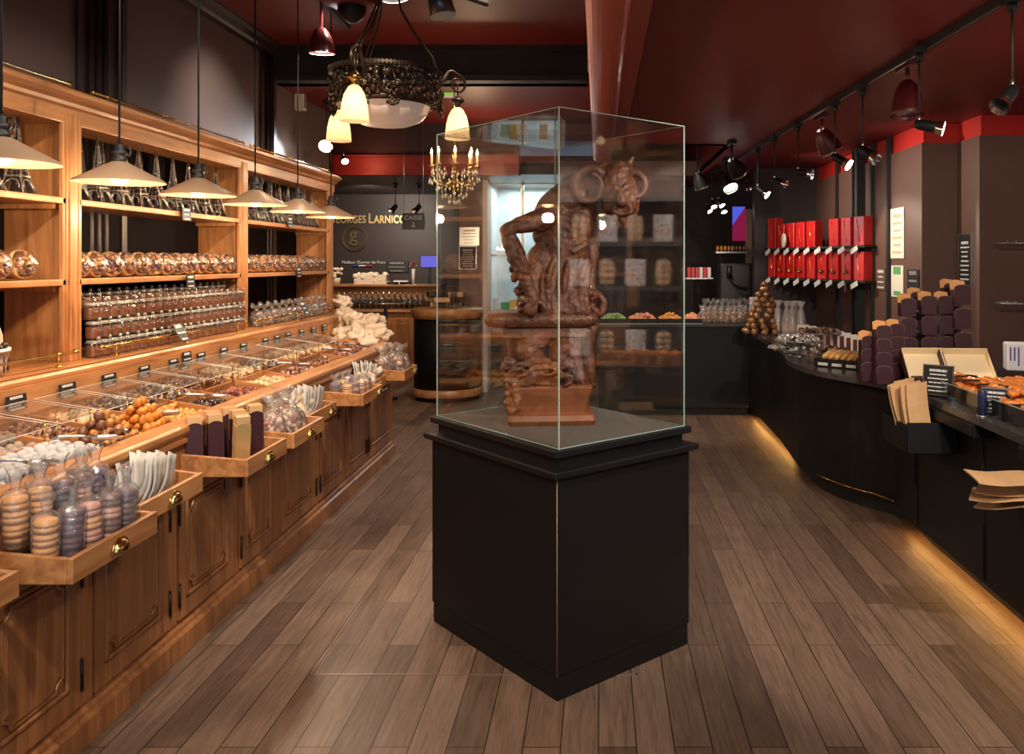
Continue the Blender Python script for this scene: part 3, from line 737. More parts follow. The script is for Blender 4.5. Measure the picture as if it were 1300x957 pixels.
# --- cellophane bags
def cbag(name, label, cat, group, seed, w=.05, d=.035, h=.13, cm='mix', n=40, neck=True, film='cello', lr=(.010, .018)):
    e = empty(name, label, cat, group=group)
    b = MB()
    def fn(r):
        a = r.uniform(0, 2 * PI); q = math.sqrt(r.random()); z = r.uniform(.012, h * .72); f = 1 - .25 * (z / h)
        return (q * math.cos(a) * w * .82 * f, q * math.sin(a) * d * .82 * f, z)
    lumps(b, n, fn, lr[0], lr[1], seed); b.build('contents', M[cm], e)
    b = MB(); pr = [(.001, .0), (.9, .003), (1.0, .02), (1.02, h * .35), (.95, h * .6), (.7, h * .78)]
    if neck: pr += [(.20, h * .88), (.16, h * .92), (.5, h * 1.05), (.75, h * 1.2)]
    else: pr += [(.35, h * .9), (.001, h * .95)]
    sd = seed * 1.7
    rings = []
    for q, z in pr:
        ring = []
        for j in range(22):
            a = 2 * PI * j / 22; wob = 1 + .10 * math.sin(5 * a + sd + z * 40) + .06 * math.sin(9 * a + sd * 2 - z * 60) + (.25 * math.sin(6 * a + sd) if z > h else 0)
            ring.append(Vector((q * w * math.cos(a) * wob, q * d * math.sin(a) * wob, z + (.012 * math.sin(4 * a + sd) if z > h else 0))))
        rings.append(ring)
    b.ring(rings, False, True); b.build('film', M[film], e)
    if neck:
        b = MB(); b.tube([(w * .19 * math.cos(a), d * .22 * math.sin(a), h * .9) for a in [2 * PI * k / 10 for k in range(10)]], .0025, 5, closed=True); b.build('tie', M['gold'], e)
    return e
g = 'bagged chocolates in the far bay'
pb = [Proto(cbag('chocolate_bag', 'x', 'bag', g, s, .055, .05, .135, 'mixdk', 45)) for s in (1, 2)]
for i in range(11):
    pb[i % 2].put((-2.475, 5.98 + .142 * i, 1.13), (0, 0, RND.uniform(-.3, .3)), f'cellophane bag of dark chocolates on the far bay ledge, {ORD[i]} from the street', g)
# --- pottery swan basket in the first bay
e = empty('swan_basket', 'white slatted basket with a white goose neck handle, on the street-end ledge', 'basket', (-2.50, 3.36, 1.13), rz=.4)
b = MB(); b.lathe([(.001, .0), (.085, .0), (.10, .05), (.11, .10), (.115, .10), (.115, .115), (.10, .115), (.09, .05), (.07, .012), (.001, .012)], n=24, sx=.8); b.build('basket_body', M['white'], e)
b = MB()
for k in range(18):
    a = 2 * PI * k / 18; b.obox((.086 * math.cos(a) * .97, .108 * math.sin(a) * .97, .055), (.003, .006, .07), (0, 0, a))
b.build('slots', M['brownw'], e)
b = MB(); b.tube([(0, .11, .03), (0, .15, .09), (0, .14, .16), (0, .10, .20), (0, .06, .205), (0, .03, .185), (0, .0, .175)], [.03, .036, .034, .03, .026, .018, .006], 10); b.build('goose_neck', M['white'], e)
b = MB(); lumps(b, 26, lambda r: (r.uniform(-.06, .06), r.uniform(-.08, .06), r.uniform(.10, .135)), .014, .024, 5); b.build('sweets', M['choc'], e)
x = Proto(cbag('chocolate_bag', 'x', 'bag', None, 9, .06, .05, .16, 'choc', 40)); x.put((-2.46, 3.12, 1.13), label='cellophane bag of dark chocolates beside the white goose basket')

# ------------------------------------------------------------------ heaps in the counter compartments
def zt2(x): return .87 + (-1.83 - x) * .12
def heapstuff(name, label, x0, x1, y0, y1, n, r0, r1, mt, cat, seed, flat=1.0, hgt=.035):
    b = MB(); cx, cy_ = (x0 + x1) / 2, (y0 + y1) / 2
    def fn(r):
        x = r.uniform(x0 + r1, x1 - r1); y = r.uniform(y0 + r1, y1 - r1)
        k = (1 - ((x - cx) / (x1 - cx)) ** 2 * .6) * (1 - ((y - cy_) / (y1 - cy_)) ** 2 * .6)
        return (x - cx, y - cy_, zt2(x) - .87 + (.022 if cx < -2.1 else .0) + r.uniform(.3, 1) * hgt * k)
    lumps(b, n, fn, r0, r1, seed, flat)
    o = b.build(name, M[mt] if isinstance(mt, str) else mt, loc=(cx, cy_, .87)); tag(o, label, cat, kind='stuff'); return o
def heap(name, label, group, cat, mk, x0, x1, y0, y1, n, r, hgt, seed, zf=zt2, rr=True, flatrot=False):
    """individually copied sweets, laid in jittered layers"""
    rd = random.Random(seed); pr = [Proto(k) for k in mk]; nx = max(1, int((x1 - x0) / (1.9 * r))); ny = max(1, int((y1 - y0) / (1.9 * r))); cnt = 0; lay = 0
    while cnt < n and lay < 8:
        for i in range(nx - lay):
            for j in range(ny - lay):
                if cnt >= n: break
                x = x0 + (i + .5 + lay * .5) * (x1 - x0) / nx + rd.uniform(-.25, .25) * r; y = y0 + (j + .5 + lay * .5) * (y1 - y0) / ny + rd.uniform(-.25, .25) * r
                x = min(max(x, x0 + r), x1 - r); y = min(max(y, y0 + r), y1 - r)
                rot = (rd.uniform(0, 6), rd.uniform(0, 6), rd.uniform(0, 6)) if not flatrot else (rd.uniform(-.35, .35), rd.uniform(-.35, .35), rd.uniform(0, 6))
                pr[cnt % len(pr)].put((x, y, zf(x) + r * .9 + lay * r * 1.45), rot, label, group, scale=rd.uniform(.88, 1.12)); cnt += 1
        lay += 1
def nug(name, m, r, amp=.25, sq=(1, 1, 1), seed=1, cat='sweet', n=12, k=8):
    o = MB().ell((0, 0, 0), (r * sq[0], r * sq[1], r * sq[2]), n=n, k=k, amp=amp, fr=2.2, seed=seed).build(name, m); tag(o, 'x', cat); return o
M['sugar'] = mat('white_sugar', (.46, .46, .47), .7, bump=.4, bscale=120)
M['sugarb'] = mat('beige_sugar', (.38, .30, .24), .7, bump=.4, bscale=120)
M['apricot'] = mat('apricot_orange', (.62, .22, .03), .35, coat=.3, bump=.3, bscale=60, var=.2, vscale=20)
M['carm'] = mat('golden_caramel', (.42, .17, .04), .35, coat=.4, var=.3, vscale=20)
M['dkwrap'] = mat('dark_gloss_wrapper', (.03, .014, .016), .22, coat=.7, bump=.4, bscale=60)
M['greyg'] = islandmat('silver_brown_chunks', [(.10, .06, .04), (.30, .24, .2), (.06, .03, .02), (.45, .40, .36)], .25, .5, metal=.3)
M['shard'] = islandmat('brown_shards', [(.16, .06, .03), (.28, .12, .06), (.10, .04, .03), (.36, .2, .12)], .35, .4)
M['biscuit'] = islandmat('pale_biscuits', [(.62, .45, .26), (.72, .56, .36), (.50, .32, .16)], .6)
M['redbr'] = islandmat('red_brown_sweets', [(.24, .05, .03), (.38, .12, .06), (.10, .03, .03)], .3, .4)
def fr(i): return (-2.015, -1.80, EDG[i] + .012, EDG[i + 1] - .012)
def bk_(i): return (-2.28, -2.045, EDG[i] + .012, EDG[i + 1] - .012)
a = fr(1); heap('dark_bonbon', 'dark foil bonbon in the front tray before the white sugared balls', 'dark foil bonbons', 'sweet', [nug('dark_bonbon', M['dkwrap'], .018, .2, (1.2, .8, .7), 3)], *a, 60, .019, .04, 1, flatrot=True)
a = bk_(1); heapstuff('dark_bark', 'mound of dark chocolate bark under the nearest acrylic cover', *a, 150, .012, .022, 'choc', 'sweets', 2)
a = fr(2); heap('white_sugared_ball', 'white sugared ball in the front tray beside the caramels', 'white sugared balls', 'sweet', [nug('white_sugared_ball', M['sugar'], .0215, .12, seed=s) for s in (1, 2)], *a, 95, .0215, .05, 2)
a = bk_(2); heap('beige_sugared_ball', 'beige sugared ball behind the white ones, under the cover', 'beige sugared balls', 'sweet', [nug('beige_sugared_ball', M['sugarb'], .022, .12, seed=s) for s in (3, 4)], *a, 90, .022, .05, 3)
a = fr(3); heap('caramel_nugget', 'golden brown caramel nugget in the front tray beside the apricots', 'caramel nuggets', 'sweet', [nug('caramel_nugget', M['carm'], .018, .4, (1.2, .9, .8), s) for s in (5, 6)] + [nug('caramel_nugget', M['shard'], .018, .4, (1.2, .9, .8), 7)], *a, 75, .019, .05, 4)
a = bk_(3); heapstuff('brown_caramels', 'heap of brown caramels under the second acrylic cover', *a, 150, .012, .02, 'shard', 'sweets', 5)
a = fr(4); heap('candied_apricot', 'orange candied apricot in the front tray', 'candied apricots', 'sweet', [nug('candied_apricot', M['apricot'], .021, .35, (1.1, .9, .7), s) for s in (8, 9)], *a, 70, .02, .05, 6)
a = bk_(4); heapstuff('orange_peel_strips', 'heap of orange peel pieces behind the candied apricots', *a, 130, .012, .02, 'biscuit', 'sweets', 7)
a = fr(5); heap('orange_jelly', 'bright orange jelly in the small front tray past the apricots', 'orange jellies', 'sweet', [nug('orange_jelly', M['apricot'], .016, .3, (1, 1, .7), 10), nug('orange_jelly', mat('yellow_jelly', (.75, .42, .12), .3, coat=.5), .016, .3, (1, 1, .7), 11)], *a, 85, .016, .04, 8)
a = bk_(5); heapstuff('foil_chunks', 'heap of grey foil-wrapped chunks under an acrylic cover', *a, 210, .011, .020, 'greyg', 'sweets', 9, hgt=.06)
a = fr(6); heapstuff('black_bonbons', 'heap of glossy black bonbons with a scoop in it', *a, 120, .012, .022, 'dkwrap', 'sweets', 10)
a = bk_(6); heapstuff('grey_nougat', 'heap of silvery nougat chunks behind the black bonbons', *a, 190, .011, .020, 'greyg', 'sweets', 11, hgt=.06)
a = fr(7); heapstuff('red_sweets', 'heap of reddish brown sweets in a front tray', *a, 170, .011, .02, 'redbr', 'sweets', 12)
a = bk_(7); heapstuff('chocolate_shards', 'tall heap of brown chocolate shards halfway along the counter', *a, 220, .012, .024, 'shard', 'sweets', 13, .4, hgt=.08)
a = fr(8); heapstuff('pale_biscuits', 'heap of pale broken biscuits in a front tray', *a, 200, .012, .022, 'biscuit', 'biscuits', 14, .5)
a = bk_(8); heapstuff('pale_wafers', 'heap of pale wafers behind the broken biscuits', *a, 200, .012, .024, 'biscuit', 'biscuits', 15, .4, hgt=.07)
a = fr(9); heapstuff('brown_truffles', 'heap of brown wrapped truffles in a front tray', *a, 190, .012, .02, 'mixdk', 'sweets', 16)
a = bk_(9); heapstuff('silver_pralines', 'heap of silver-brown pralines under a wide acrylic cover', *a, 200, .012, .02, 'greyg', 'sweets', 17)
a = fr(10); heapstuff('foil_pralines', 'heap of foil pralines in a front tray near the far end', *a, 190, .012, .02, 'shard', 'sweets', 18)
a = bk_(10); heapstuff('cream_biscuits', 'heap of cream-coloured biscuits near the far end of the counter', *a, 180, .012, .022, 'biscuit', 'biscuits', 19, hgt=.06)
a = fr(11); heapstuff('purple_bars', 'heap of dark purple wrapped bars at the far end', *a, 90, .018, .034, 'mixdk', 'sweets', 20, .35)
a = bk_(11); heapstuff('bagged_crisps', 'heap of pale crisps beside the dark purple bars', *a, 140, .014, .024, 'biscuit', 'biscuits', 21)
a = (-2.28, -1.80, EDG[12] + .01, EDG[13] - .01); heapstuff('dark_bars', 'heap of dark chocolate bars in the last tray of the counter', *a, 150, .018, .034, 'mixdk', 'sweets', 22, .35)
# scoops and tongs
def scoop(label, loc, rz):
    e = empty('metal_scoop', label, 'scoop', loc, group='steel scoops in the sweet trays', rot=(0, .06, rz))
    b = MB(); rings = []
    for i in range(7):
        x = i * .014; ring = [Vector((x, .024 * math.cos(PI + PI * j / 10) * (1 - .35 * (i / 6) ** 3 if i else .5), .018 * math.sin(PI + PI * j / 10) * (1 if i else .5) + .018)) for j in range(11)]
        rings.append(ring)
    vs = [p for r in rings for p in r]; fs = [(i * 11 + j, i * 11 + j + 1, i * 11 + j + 12, i * 11 + j + 11) for i in range(6) for j in range(10)]
    b.add(vs, fs, True); b.build('blade', M['steel'], e)
    b = MB(); b.tube([(0, 0, .012), (-.03, 0, .020), (-.09, 0, .022), (-.12, 0, .018)], [.006, .005, .007, .008], 8); b.build('handle', M['steel'], e)
for i, (u, v, rz) in enumerate([(115, 560, .6), (35, 592, .3), (200, 528, .7), (140, 552, 2.6), (265, 506, .4), (375, 465, .5), (395, 458, 2.9), (430, 446, .4), (455, 440, .5)]):
    Z = .945; Y = (EYE - Z) * F / (v - PY); p = pt(u, v, Y)
    scoop(f'steel scoop lying in the sweet trays, {ORD[i]} of nine from the street' if i else 'steel scoop lying between the white balls and the caramels', (p.x, p.y, Z), rz)
# acrylic covers, leaning from the riser over the back trays
for i in range(1, 12):
    y0, y1 = EDG[i] + .015, EDG[i + 1] - .015
    if i in (5, 8): pass
    e = empty('acrylic_cover', f'clear sloping acrylic cover over the back trays, {ORD[i - 1]} from the street', 'cover', (-2.16, (y0 + y1) / 2, 1.0), group='acrylic covers')
    hw = (y1 - y0) / 2; x0, x1 = -.12, .17; z0, z1 = .045, .0
    b = MB(); v = [(x0, -hw, z0), (x1, -hw, z1), (x1, hw, z1), (x0, hw, z0)]; v += [(x, y, z + .003) for x, y, z in v]
    b.add(v, [(0, 3, 2, 1), (4, 5, 6, 7), (0, 1, 5, 4), (1, 2, 6, 5), (2, 3, 7, 6), (3, 0, 4, 7)]); b.build('sheet', M['acryl'], e)
    b = MB(); k = .0016
    b.tube([(x0, -hw, z0), (x1, -hw, z1)], k, 5); b.tube([(x0, hw, z0), (x1, hw, z1)], k, 5); b.tube([(x1, -hw, z1), (x1, hw, z1)], k, 5); b.tube([(x0, -hw, z0), (x0, hw, z0)], k, 5)
    b.build('bright_edge', M['acredge'], e)
    for s in (-1, 1):
        b = MB(); b.cyl((x1 - .03, s * (hw - .02), z1 - .085), (x1 - .03, s * (hw - .02), z1 + .012), .003, n=6); b.ell((x1 - .03, s * (hw - .02), z1 + .014), .006, n=6, k=4); b.build('brass_pin', M['brass'], e)

# ------------------------------------------------------------------ what stands in the tilt-out bins
def macpack(cols, seed, n=4, r=.033):
    e = empty('macaron_pack', 'x', 'packet', group='cellophane-wrapped macaron stacks')
    z = .006
    for k in range(n):
        m = cols[k % len(cols)]
        o = MB().lathe([(.001, 0), (r * .85, .001), (r, .008), (r * .98, .013), (r * .9, .0145), (r * .9, .020), (r * .98, .0215), (r, .026), (r * .85, .033), (r * .3, .037), (.001, .037)], n=16).build('macaron', m, e, loc=(0, 0, z)); z += .0385
    H_ = z
    rings = []
    for q, zz in ((.3, 0.0), (1.08, .002), (1.1, H_ * .5), (1.08, H_), (.75, H_ + .012), (.35, H_ + .022), (.55, H_ + .05), (.9, H_ + .07)):
        rings.append([Vector((q * r * math.cos(a) * (1 + .06 * math.sin(6 * a + seed + zz * 70) + (.2 * math.sin(5 * a + seed) if zz > H_ + .03 else 0)), q * r * math.sin(a) * (.55 if zz > H_ + .03 else 1), zz + (.01 * math.sin(3 * a + seed) if zz > H_ + .03 else 0))) for a in [2 * PI * j / 20 for j in range(20)]])
    MB().ring(rings, False).build('film', M['cello'], e)
    return Proto(e)
mc = {n: mat(n + '_macaron_shell', c, .5, bump=.2, bscale=90) for n, c in dict(peach=(.72, .36, .13), plum=(.10, .035, .07), pink=(.62, .30, .22), cocoa=(.15, .06, .04), orange=(.75, .35, .10), black=(.03, .015, .02)).items()}
kinds = [('peach', 'orange'), ('plum',), ('peach', 'pink'), ('pink', 'cocoa'), ('cocoa', 'plum'), ('orange', 'peach'), ('black', 'plum')]
mp = [macpack([mc[c] for c in k], i) for i, k in enumerate(kinds)]
kn = ['peach and orange', 'dark plum', 'peach and pink', 'pink and cocoa', 'cocoa and plum', 'orange-topped', 'nearly black']
def bput(k, fx, fy): x0, x1, y0, y1, z = BIN[k]; return (x0 + (x1 - x0) * fx, y0 + (y1 - y0) * fy, z)
spots = [(0, .62, .10), (1, .72, .27), (2, .78, .46), (3, .80, .66), (4, .82, .85), (5, .30, .36), (0, .25, .16), (6, .42, .57), (3, .34, .78), (1, .40, .93), (2, .12, .55), (4, .16, .90)]
for i, (k, fx, fy) in enumerate(spots):
    x, y, z = bput(1, fx, fy)
    if fx < .5: z += .055
    mp[k].put((x, y, z), (RND.uniform(-.1, .1), RND.uniform(-.05, .12), RND.uniform(0, 6)), f'{kn[k]} macaron stack in the nearest full bin, {"front" if fx > .5 else "rear"} row, number {i + 1} of twelve')
spots = [(0, .65, .08), (3, .72, .26), (2, .78, .44), (5, .8, .62), (6, .78, .80), (1, .6, .93), (4, .3, .18), (3, .3, .36), (0, .3, .54), (1, .3, .74), (6, .3, .92)]
for i, (k, fx, fy) in enumerate(spots):
    x, y, z = bput(6, fx, fy)
    mp[k].put((x, y, z), (RND.uniform(-.1, .1), RND.uniform(-.05, .12), RND.uniform(0, 6)), f'{kn[k]} macaron stack in the small bin near the far end, {ORD[i]} of eleven', 'small macaron stacks in the far bin', scale=(.95, .95, .72))
# near bin with dark bags
for i in range(5):
    x, y, z = bput(0, .5, .1 + .2 * i)
    pb[i % 2].put((x, y, z), (0, 0, i), f'dark bagged chocolates in the cut-off nearest bin, {ORD[i]} from the street', 'bags in the nearest bin', scale=.85)
# sheaves of translucent paper bags
M['glassine'] = mat('translucent_white_paper', (.72, .70, .66), .45, trans=.25, sss=0)
def sheet_proto():
    b = MB(); nx, nz = 5, 6; vs = []
    for i in range(nz + 1):
        for j in range(nx + 1):
            y = (j / nx - .5) * .13; z = i / nz * .21; vs.append((.012 * math.sin(i * .7) + .004 * math.sin(j * 2.1), y, z))
    b.add(vs, [(i * (nx + 1) + j, i * (nx + 1) + j + 1, (i + 1) * (nx + 1) + j + 1, (i + 1) * (nx + 1) + j) for i in range(nz) for j in range(nx)], True)
    o = b.build('paper_bag', M['glassine']); s = o.modifiers.new('solid', 'SOLIDIFY'); s.thickness = .0015; tag(o, 'x', 'paper bag'); return Proto(o)
sp = sheet_proto()
for bk2, nn, desc in ((2, 16, 'third'), (5, 12, 'sixth'), (7, 10, 'eighth')):
    for i in range(nn):
        x, y, z = bput(bk2, .12 + .72 * (i / nn), .5 + .12 * math.sin(i * 1.3)); t = .15 + .55 * (i / nn)
        sp.put((x - .02, y, z), (RND.uniform(-.06, .06) - .35, -.35 + t * .9, RND.uniform(-.25, .25)), f'thin white paper bag in the fanned sheaf standing in the {desc} drawer', f'paper bags in the {desc} drawer', scale=(1, 1, .84))
# aubergine gift boxes standing in the fourth bin
def giftbox(open_=False):
    e = empty('gift_box', 'x', 'box', group='standing gift boxes in the bin')
    w, d, h = .062, .04, .19
    b = MB()
    b.box(-d / 2, d / 2, -w / 2, w / 2, 0, h); b.build('sleeve', M['kraft'] if open_ else M['purple'], e, bevel=.002)
    b = MB(); pts = [(-w / 2 * 1.02, h * .15)] + [(w / 2 * 1.02 * math.cos(PI - PI * k / 10), h * .93 + .022 * math.sin(PI * k / 10)) for k in range(11)] + [(w / 2 * 1.02, h * .15)]
    n = len(pts); x0, x1 = d / 2, d / 2 + .003
    b.add([(x0, p, q) for p, q in pts] + [(x1, p, q) for p, q in pts], [(j, (j + 1) % n, n + (j + 1) % n, n + j) for j in range(n)] + [tuple(range(n)), tuple(range(n, 2 * n))]); b.build('rounded_flap', M['gold'] if open_ else M['purple'], e)
    b = MB(); b.box(-d / 2 + .002, d / 2 - .002, -w / 2 + .003, w / 2 - .003, h, h + .035); b.box(-d / 2 - .004, -d / 2, -w / 2, w / 2, h * .5, h + .04); b.build('raised_lid', M['kraft'], e)
    return Proto(e)
gb, go = giftbox(), giftbox(True)
for i, (fx, fy, tx, ty, rz) in enumerate([(.12, .10, .0, -.12, -.5), (.35, .25, .0, -.08, -.4), (.2, .42, 0, -.1, -.4), (.55, .52, 0, -.05, -.35), (.3, .68, 0, -.1, -.45), (.6, .88, 0, .0, -.4)]):
    x, y, z = bput(3, fx, fy); gb.put((x, y, z), (tx, ty, rz - .5), f'aubergine gift box with rounded flap standing in the bin, {ORD[i]} of six from the street')
x, y, z = bput(3, .72, .30); go.put((x, y, z), (.0, .16, -.9), 'open brown card box with gold lining tilted forward among the aubergine boxes')
# pink-brown biscuit bags in the fifth bin and tied bags in the last
pk = [Proto(cbag('biscuit_bag', 'x', 'bag', 'x', s, .075, .055, .19, 'pinkb', 60, film='cello', lr=(.012, .022))) for s in (21, 22)] if M.setdefault('pinkb', islandmat('pink_brown_biscuits', [(.55, .30, .20), (.40, .18, .12), (.62, .42, .30), (.28, .11, .08)], .5)) else None
for i, (fx, fy) in enumerate([(.5, .14), (.7, .38), (.35, .5), (.7, .66), (.4, .86)]):
    x, y, z = bput(4, fx, fy); pk[i % 2].put((x, y, z), (RND.uniform(-.2, .2), RND.uniform(-.1, .3), i), f'cellophane bag of pink-brown biscuits in the middle bin, {ORD[i]} of five', 'bags of pink-brown biscuits', scale=RND.uniform(.85, 1.0))
for i, (fx, fy) in enumerate([(.4, .15), (.75, .35), (.3, .55), (.7, .75), (.4, .92)]):
    x, y, z = bput(8, fx, fy); pk[(i + 1) % 2].put((x, y, z), (RND.uniform(-.25, .25), RND.uniform(-.1, .3), i * 2), f'tied cellophane bag with a tall neck in the last bin, {ORD[i]} of five', 'tied bags in the last bin', scale=(.95, .95, 1.05))
# crumpled white bags
M['crin'] = mat('crinkled_white_bag', (.78, .62, .46), .45, bump=.5, bscale=45, trans=.15)
def pouch(seed, r=(.10, .09, .07)):
    b = MB(); b.ell((0, 0, r[2] * .8), r, n=28, k=18, amp=.55, fr=2.0, seed=seed)
    for i, v in enumerate(b.v):
        d = noise.noise(Vector(v) * 26 + Vector((seed, 0, 0))); b.v[i] = Vector(v) * (1 + .13 * d)
    o = b.build('white_pouch', M['crin']); tag(o, 'x', 'bag'); return Proto(o)
pp = [pouch(s) for s in (1, 2, 3)]
for i, (u, v, Y, s) in enumerate([(436, 382, 7.62, .8), (440, 397, 7.5, .85), (452, 405, 7.35, .95), (432, 410, 7.4, .9), (462, 415, 7.22, 1.05), (476, 407, 7.25, .95), (478, 422, 7.12, 1.1), (458, 428, 7.0, 1.0), (488, 424, 7.05, .85), (440, 425, 7.12, .95), (470, 434, 6.9, .9)]):
    p = pt(u, v, Y); pp[i % 3].put((p.x - .02, p.y, p.z - .05), (RND.uniform(-.3, .3), RND.uniform(-.3, .3), RND.uniform(0, 6)), f'crumpled cream-white bag piled at the far counter end, {ORD[i]} of eleven from the top', 'crumpled white bags at the counter end', scale=s)
for i, (k, fx, fy) in enumerate([(5, .6, .3), (5, .5, .7), (7, .6, .3), (7, .5, .75)]):
    x, y, z = bput(k, fx, fy); pp[i % 3].put((x, y, z), (0, -.5, i), ('crumpled white bag lying in the sixth drawer, ' if k == 5 else 'crumpled white bag lying in the eighth drawer, ') + ('street side' if i % 2 == 0 else 'far side'), 'crumpled white bags in drawers', scale=(.55, .75, 1.2))

# ------------------------------------------------------------------ pendant lamps
M['shade'] = mat('bronze_spun_metal', (.62, .42, .27), .38, .6, coat=.1)
M['shin'] = mat('pale_shade_lining', (.24, .15, .095), .6)
M['bulb'] = emis('warm_bulb', (1, .72, .40), 14)
def pendant():
    e = empty('pendant_lamp', 'x', 'pendant lamp', group='row of pendant lamps over the sweet counter')
    b = MB(); b.lathe([(.026, .088), (.034, .083), (.168, .010), (.176, .0)], n=48, caps=False); b.build('shade', M['shade'], e)
    b = MB(); b.lathe([(.024, .084), (.033, .079), (.166, .006), (.1755, -.001)], n=48, caps=False); b.build('shade_lining', M['shin'], e)
    b = MB(); b.lathe([(.030, .085), (.030, .10), (.024, .105), (.024, .115), (.030, .118), (.030, .128), (.020, .134), (.018, .155), (.006, .165)], n=18)
    b.tube([(.02, 0, .15), (.04, 0, .15), (.048, 0, .13), (.036, 0, .11)], .004, 6); b.build('socket', M['blackm'], e)
    b = MB(); b.cyl((0, 0, .16), (0, 0, ZL - 1.93), .0045, n=6); b.build('cord', M['blackm'], e)
    b = MB(); b.lathe([(.012, .06), (.018, .05), (.034, .028), (.034, .012), (.024, -.004), (.001, -.010)], n=16); b.build('bulb', M['bulb'], e)
    return Proto(e)
pd = pendant()
for i in range(6):
    pd.put((-2.0, 2.77 + .682 * i, 1.93), label=f'bronze cone pendant lamp on a long cord over the sweets, {ORD[i]} from the street')
# ================================================================== main chandelier
CH = Vector((-1.118, 4.35, 0))
ch = empty('bowl_chandelier', 'large bronze ring chandelier with alabaster bowl and three frosted glass shades', 'chandelier', (CH.x, CH.y, 2.43))
M['bronze'] = mat('aged_bronze', (.075, .052, .034), .38, .8, var=.3, vscale=30)
M['alab'] = mat('alabaster_glass', (.62, .50, .42), .35, coat=.3, emit=(1, .72, .55), es=.16, var=.15, vscale=12)
def transl(name, col, mixd=.35):
    m = bpy.data.materials.new(name); m.use_nodes = True; t = m.node_tree; N = t.nodes; L = t.links; N.remove(N['Principled BSDF'])
    a = N.new('ShaderNodeBsdfTranslucent'); a.inputs[0].default_value = (*col, 1); d_ = N.new('ShaderNodeBsdfDiffuse'); d_.inputs[0].default_value = (*col, 1)
    x = N.new('ShaderNodeMixShader'); x.inputs[0].default_value = mixd; L.new(a.outputs[0], x.inputs[1]); L.new(d_.outputs[0], x.inputs[2])
    g = N.new('ShaderNodeBsdfGlossy'); g.inputs['Roughness'].default_value = .25; y = N.new('ShaderNodeMixShader'); y.inputs[0].default_value = .04; L.new(x.outputs[0], y.inputs[1]); L.new(g.outputs[0], y.inputs[2])
    L.new(y.outputs[0], N['Material Output'].inputs['Surface']); return m
M['frost'] = transl('frosted_glass_shade', (.92, .74, .52))
M['frosth'] = emis('glowing_lamp', (1, .72, .40), 6)
b = MB(); b.lathe([(.265, .165), (.285, .17), (.29, .16), (.285, .145), (.265, .14), (.262, .15), (.265, .165)], n=48, caps=False)
b.lathe([(.235, .005), (.255, .01), (.26, .0), (.25, -.02), (.232, -.018), (.23, -.005), (.235, .005)], n=48, caps=False); b.build('ring', M['bronze'], ch)
b = MB()
for k in range(96): a = 2 * PI * k / 96; b.obox((.289 * math.cos(a), .289 * math.sin(a), .158), (.006, .008, .022), (0, 0, a))
b.build('beading', M['bronze'], ch)
r_ = random.Random(5); b = MB()
for k in range(420):
    a = r_.uniform(0, 2 * PI); z = r_.uniform(-.01, .145); rr = .262 + .02 * math.sin((z + .01) / .155 * PI) + r_.uniform(-.012, .018)
    E = Euler((r_.uniform(-.8, .8), r_.uniform(-.8, .8), a + r_.uniform(-.5, .5))).to_matrix().to_4x4()
    b.ell((rr * math.cos(a), rr * math.sin(a), z), (.005, r_.uniform(.010, .022), r_.uniform(.010, .020)), M=E, n=6, k=4)
b.build('vine_leaves', M['bronze'], ch)
b = MB()
for a0 in (-2.5, -1.7, -1.2, -.35, .4, 1.4, 2.4, 3.1):
    b = MB()
    for k in range(20):
        b.ell((.285 * math.cos(a0 + r_.uniform(-.09, .09)) + r_.uniform(-.01, .01), .285 * math.sin(a0 + r_.uniform(-.09, .09)) + r_.uniform(-.01, .01), .02 - r_.uniform(0, .07)), .010, n=7, k=5)
    b.build('grape_cluster', M['bronze'], ch)
b = MB()
for k in range(36):
    a = 2 * PI * k / 36; b.tube([(.262 * math.cos(a), .262 * math.sin(a), .14), (.275 * math.cos(a + .07), .275 * math.sin(a + .07), .07), (.25 * math.cos(a), .25 * math.sin(a), .0)], .004, 5)
b.build('lattice', M['bronze'], ch)
b = MB(); b.lathe([(.232, .0), (.225, -.02), (.21, -.055), (.175, -.09), (.12, -.112), (.05, -.122), (.001, -.124)], n=48, wob=lambda a, z: .018 * math.sin(a * 14)); b.build('bowl', M['alab'], ch)
for a in (-1.9, .2, 2.3):
    p = Vector((.275 * math.cos(a), .275 * math.sin(a), .16)); b = MB()
    for s in (-1, 1):
        o = Vector((-math.sin(a), math.cos(a), 0)) * .012 * s
        b.tube([p + o, p * .86 + o * 1 + Vector((0, 0, .12)), p * .55 + o + Vector((0, 0, .28)), p * .28 + o * .8 + Vector((0, 0, .45)), Vector((p.x * .08, p.y * .08, .78))], .006, 6)
    b.build('hanging_strap', M['bronze'], ch)
b = MB(); b.lathe([(.001, .74), (.03, .75), (.04, .80), (.025, .85), (.035, .90), (.015, 1.0), (.06, 1.03), (.075, 1.05), (.001, 1.05)], n=16)
for k in range(14): a = k * .9; b.ell((.045 * math.cos(a), .045 * math.sin(a), .76 + .02 * k), (.012, .02, .016), n=6, k=4)
b.build('crown', M['bronze'], ch)
TIPS = []
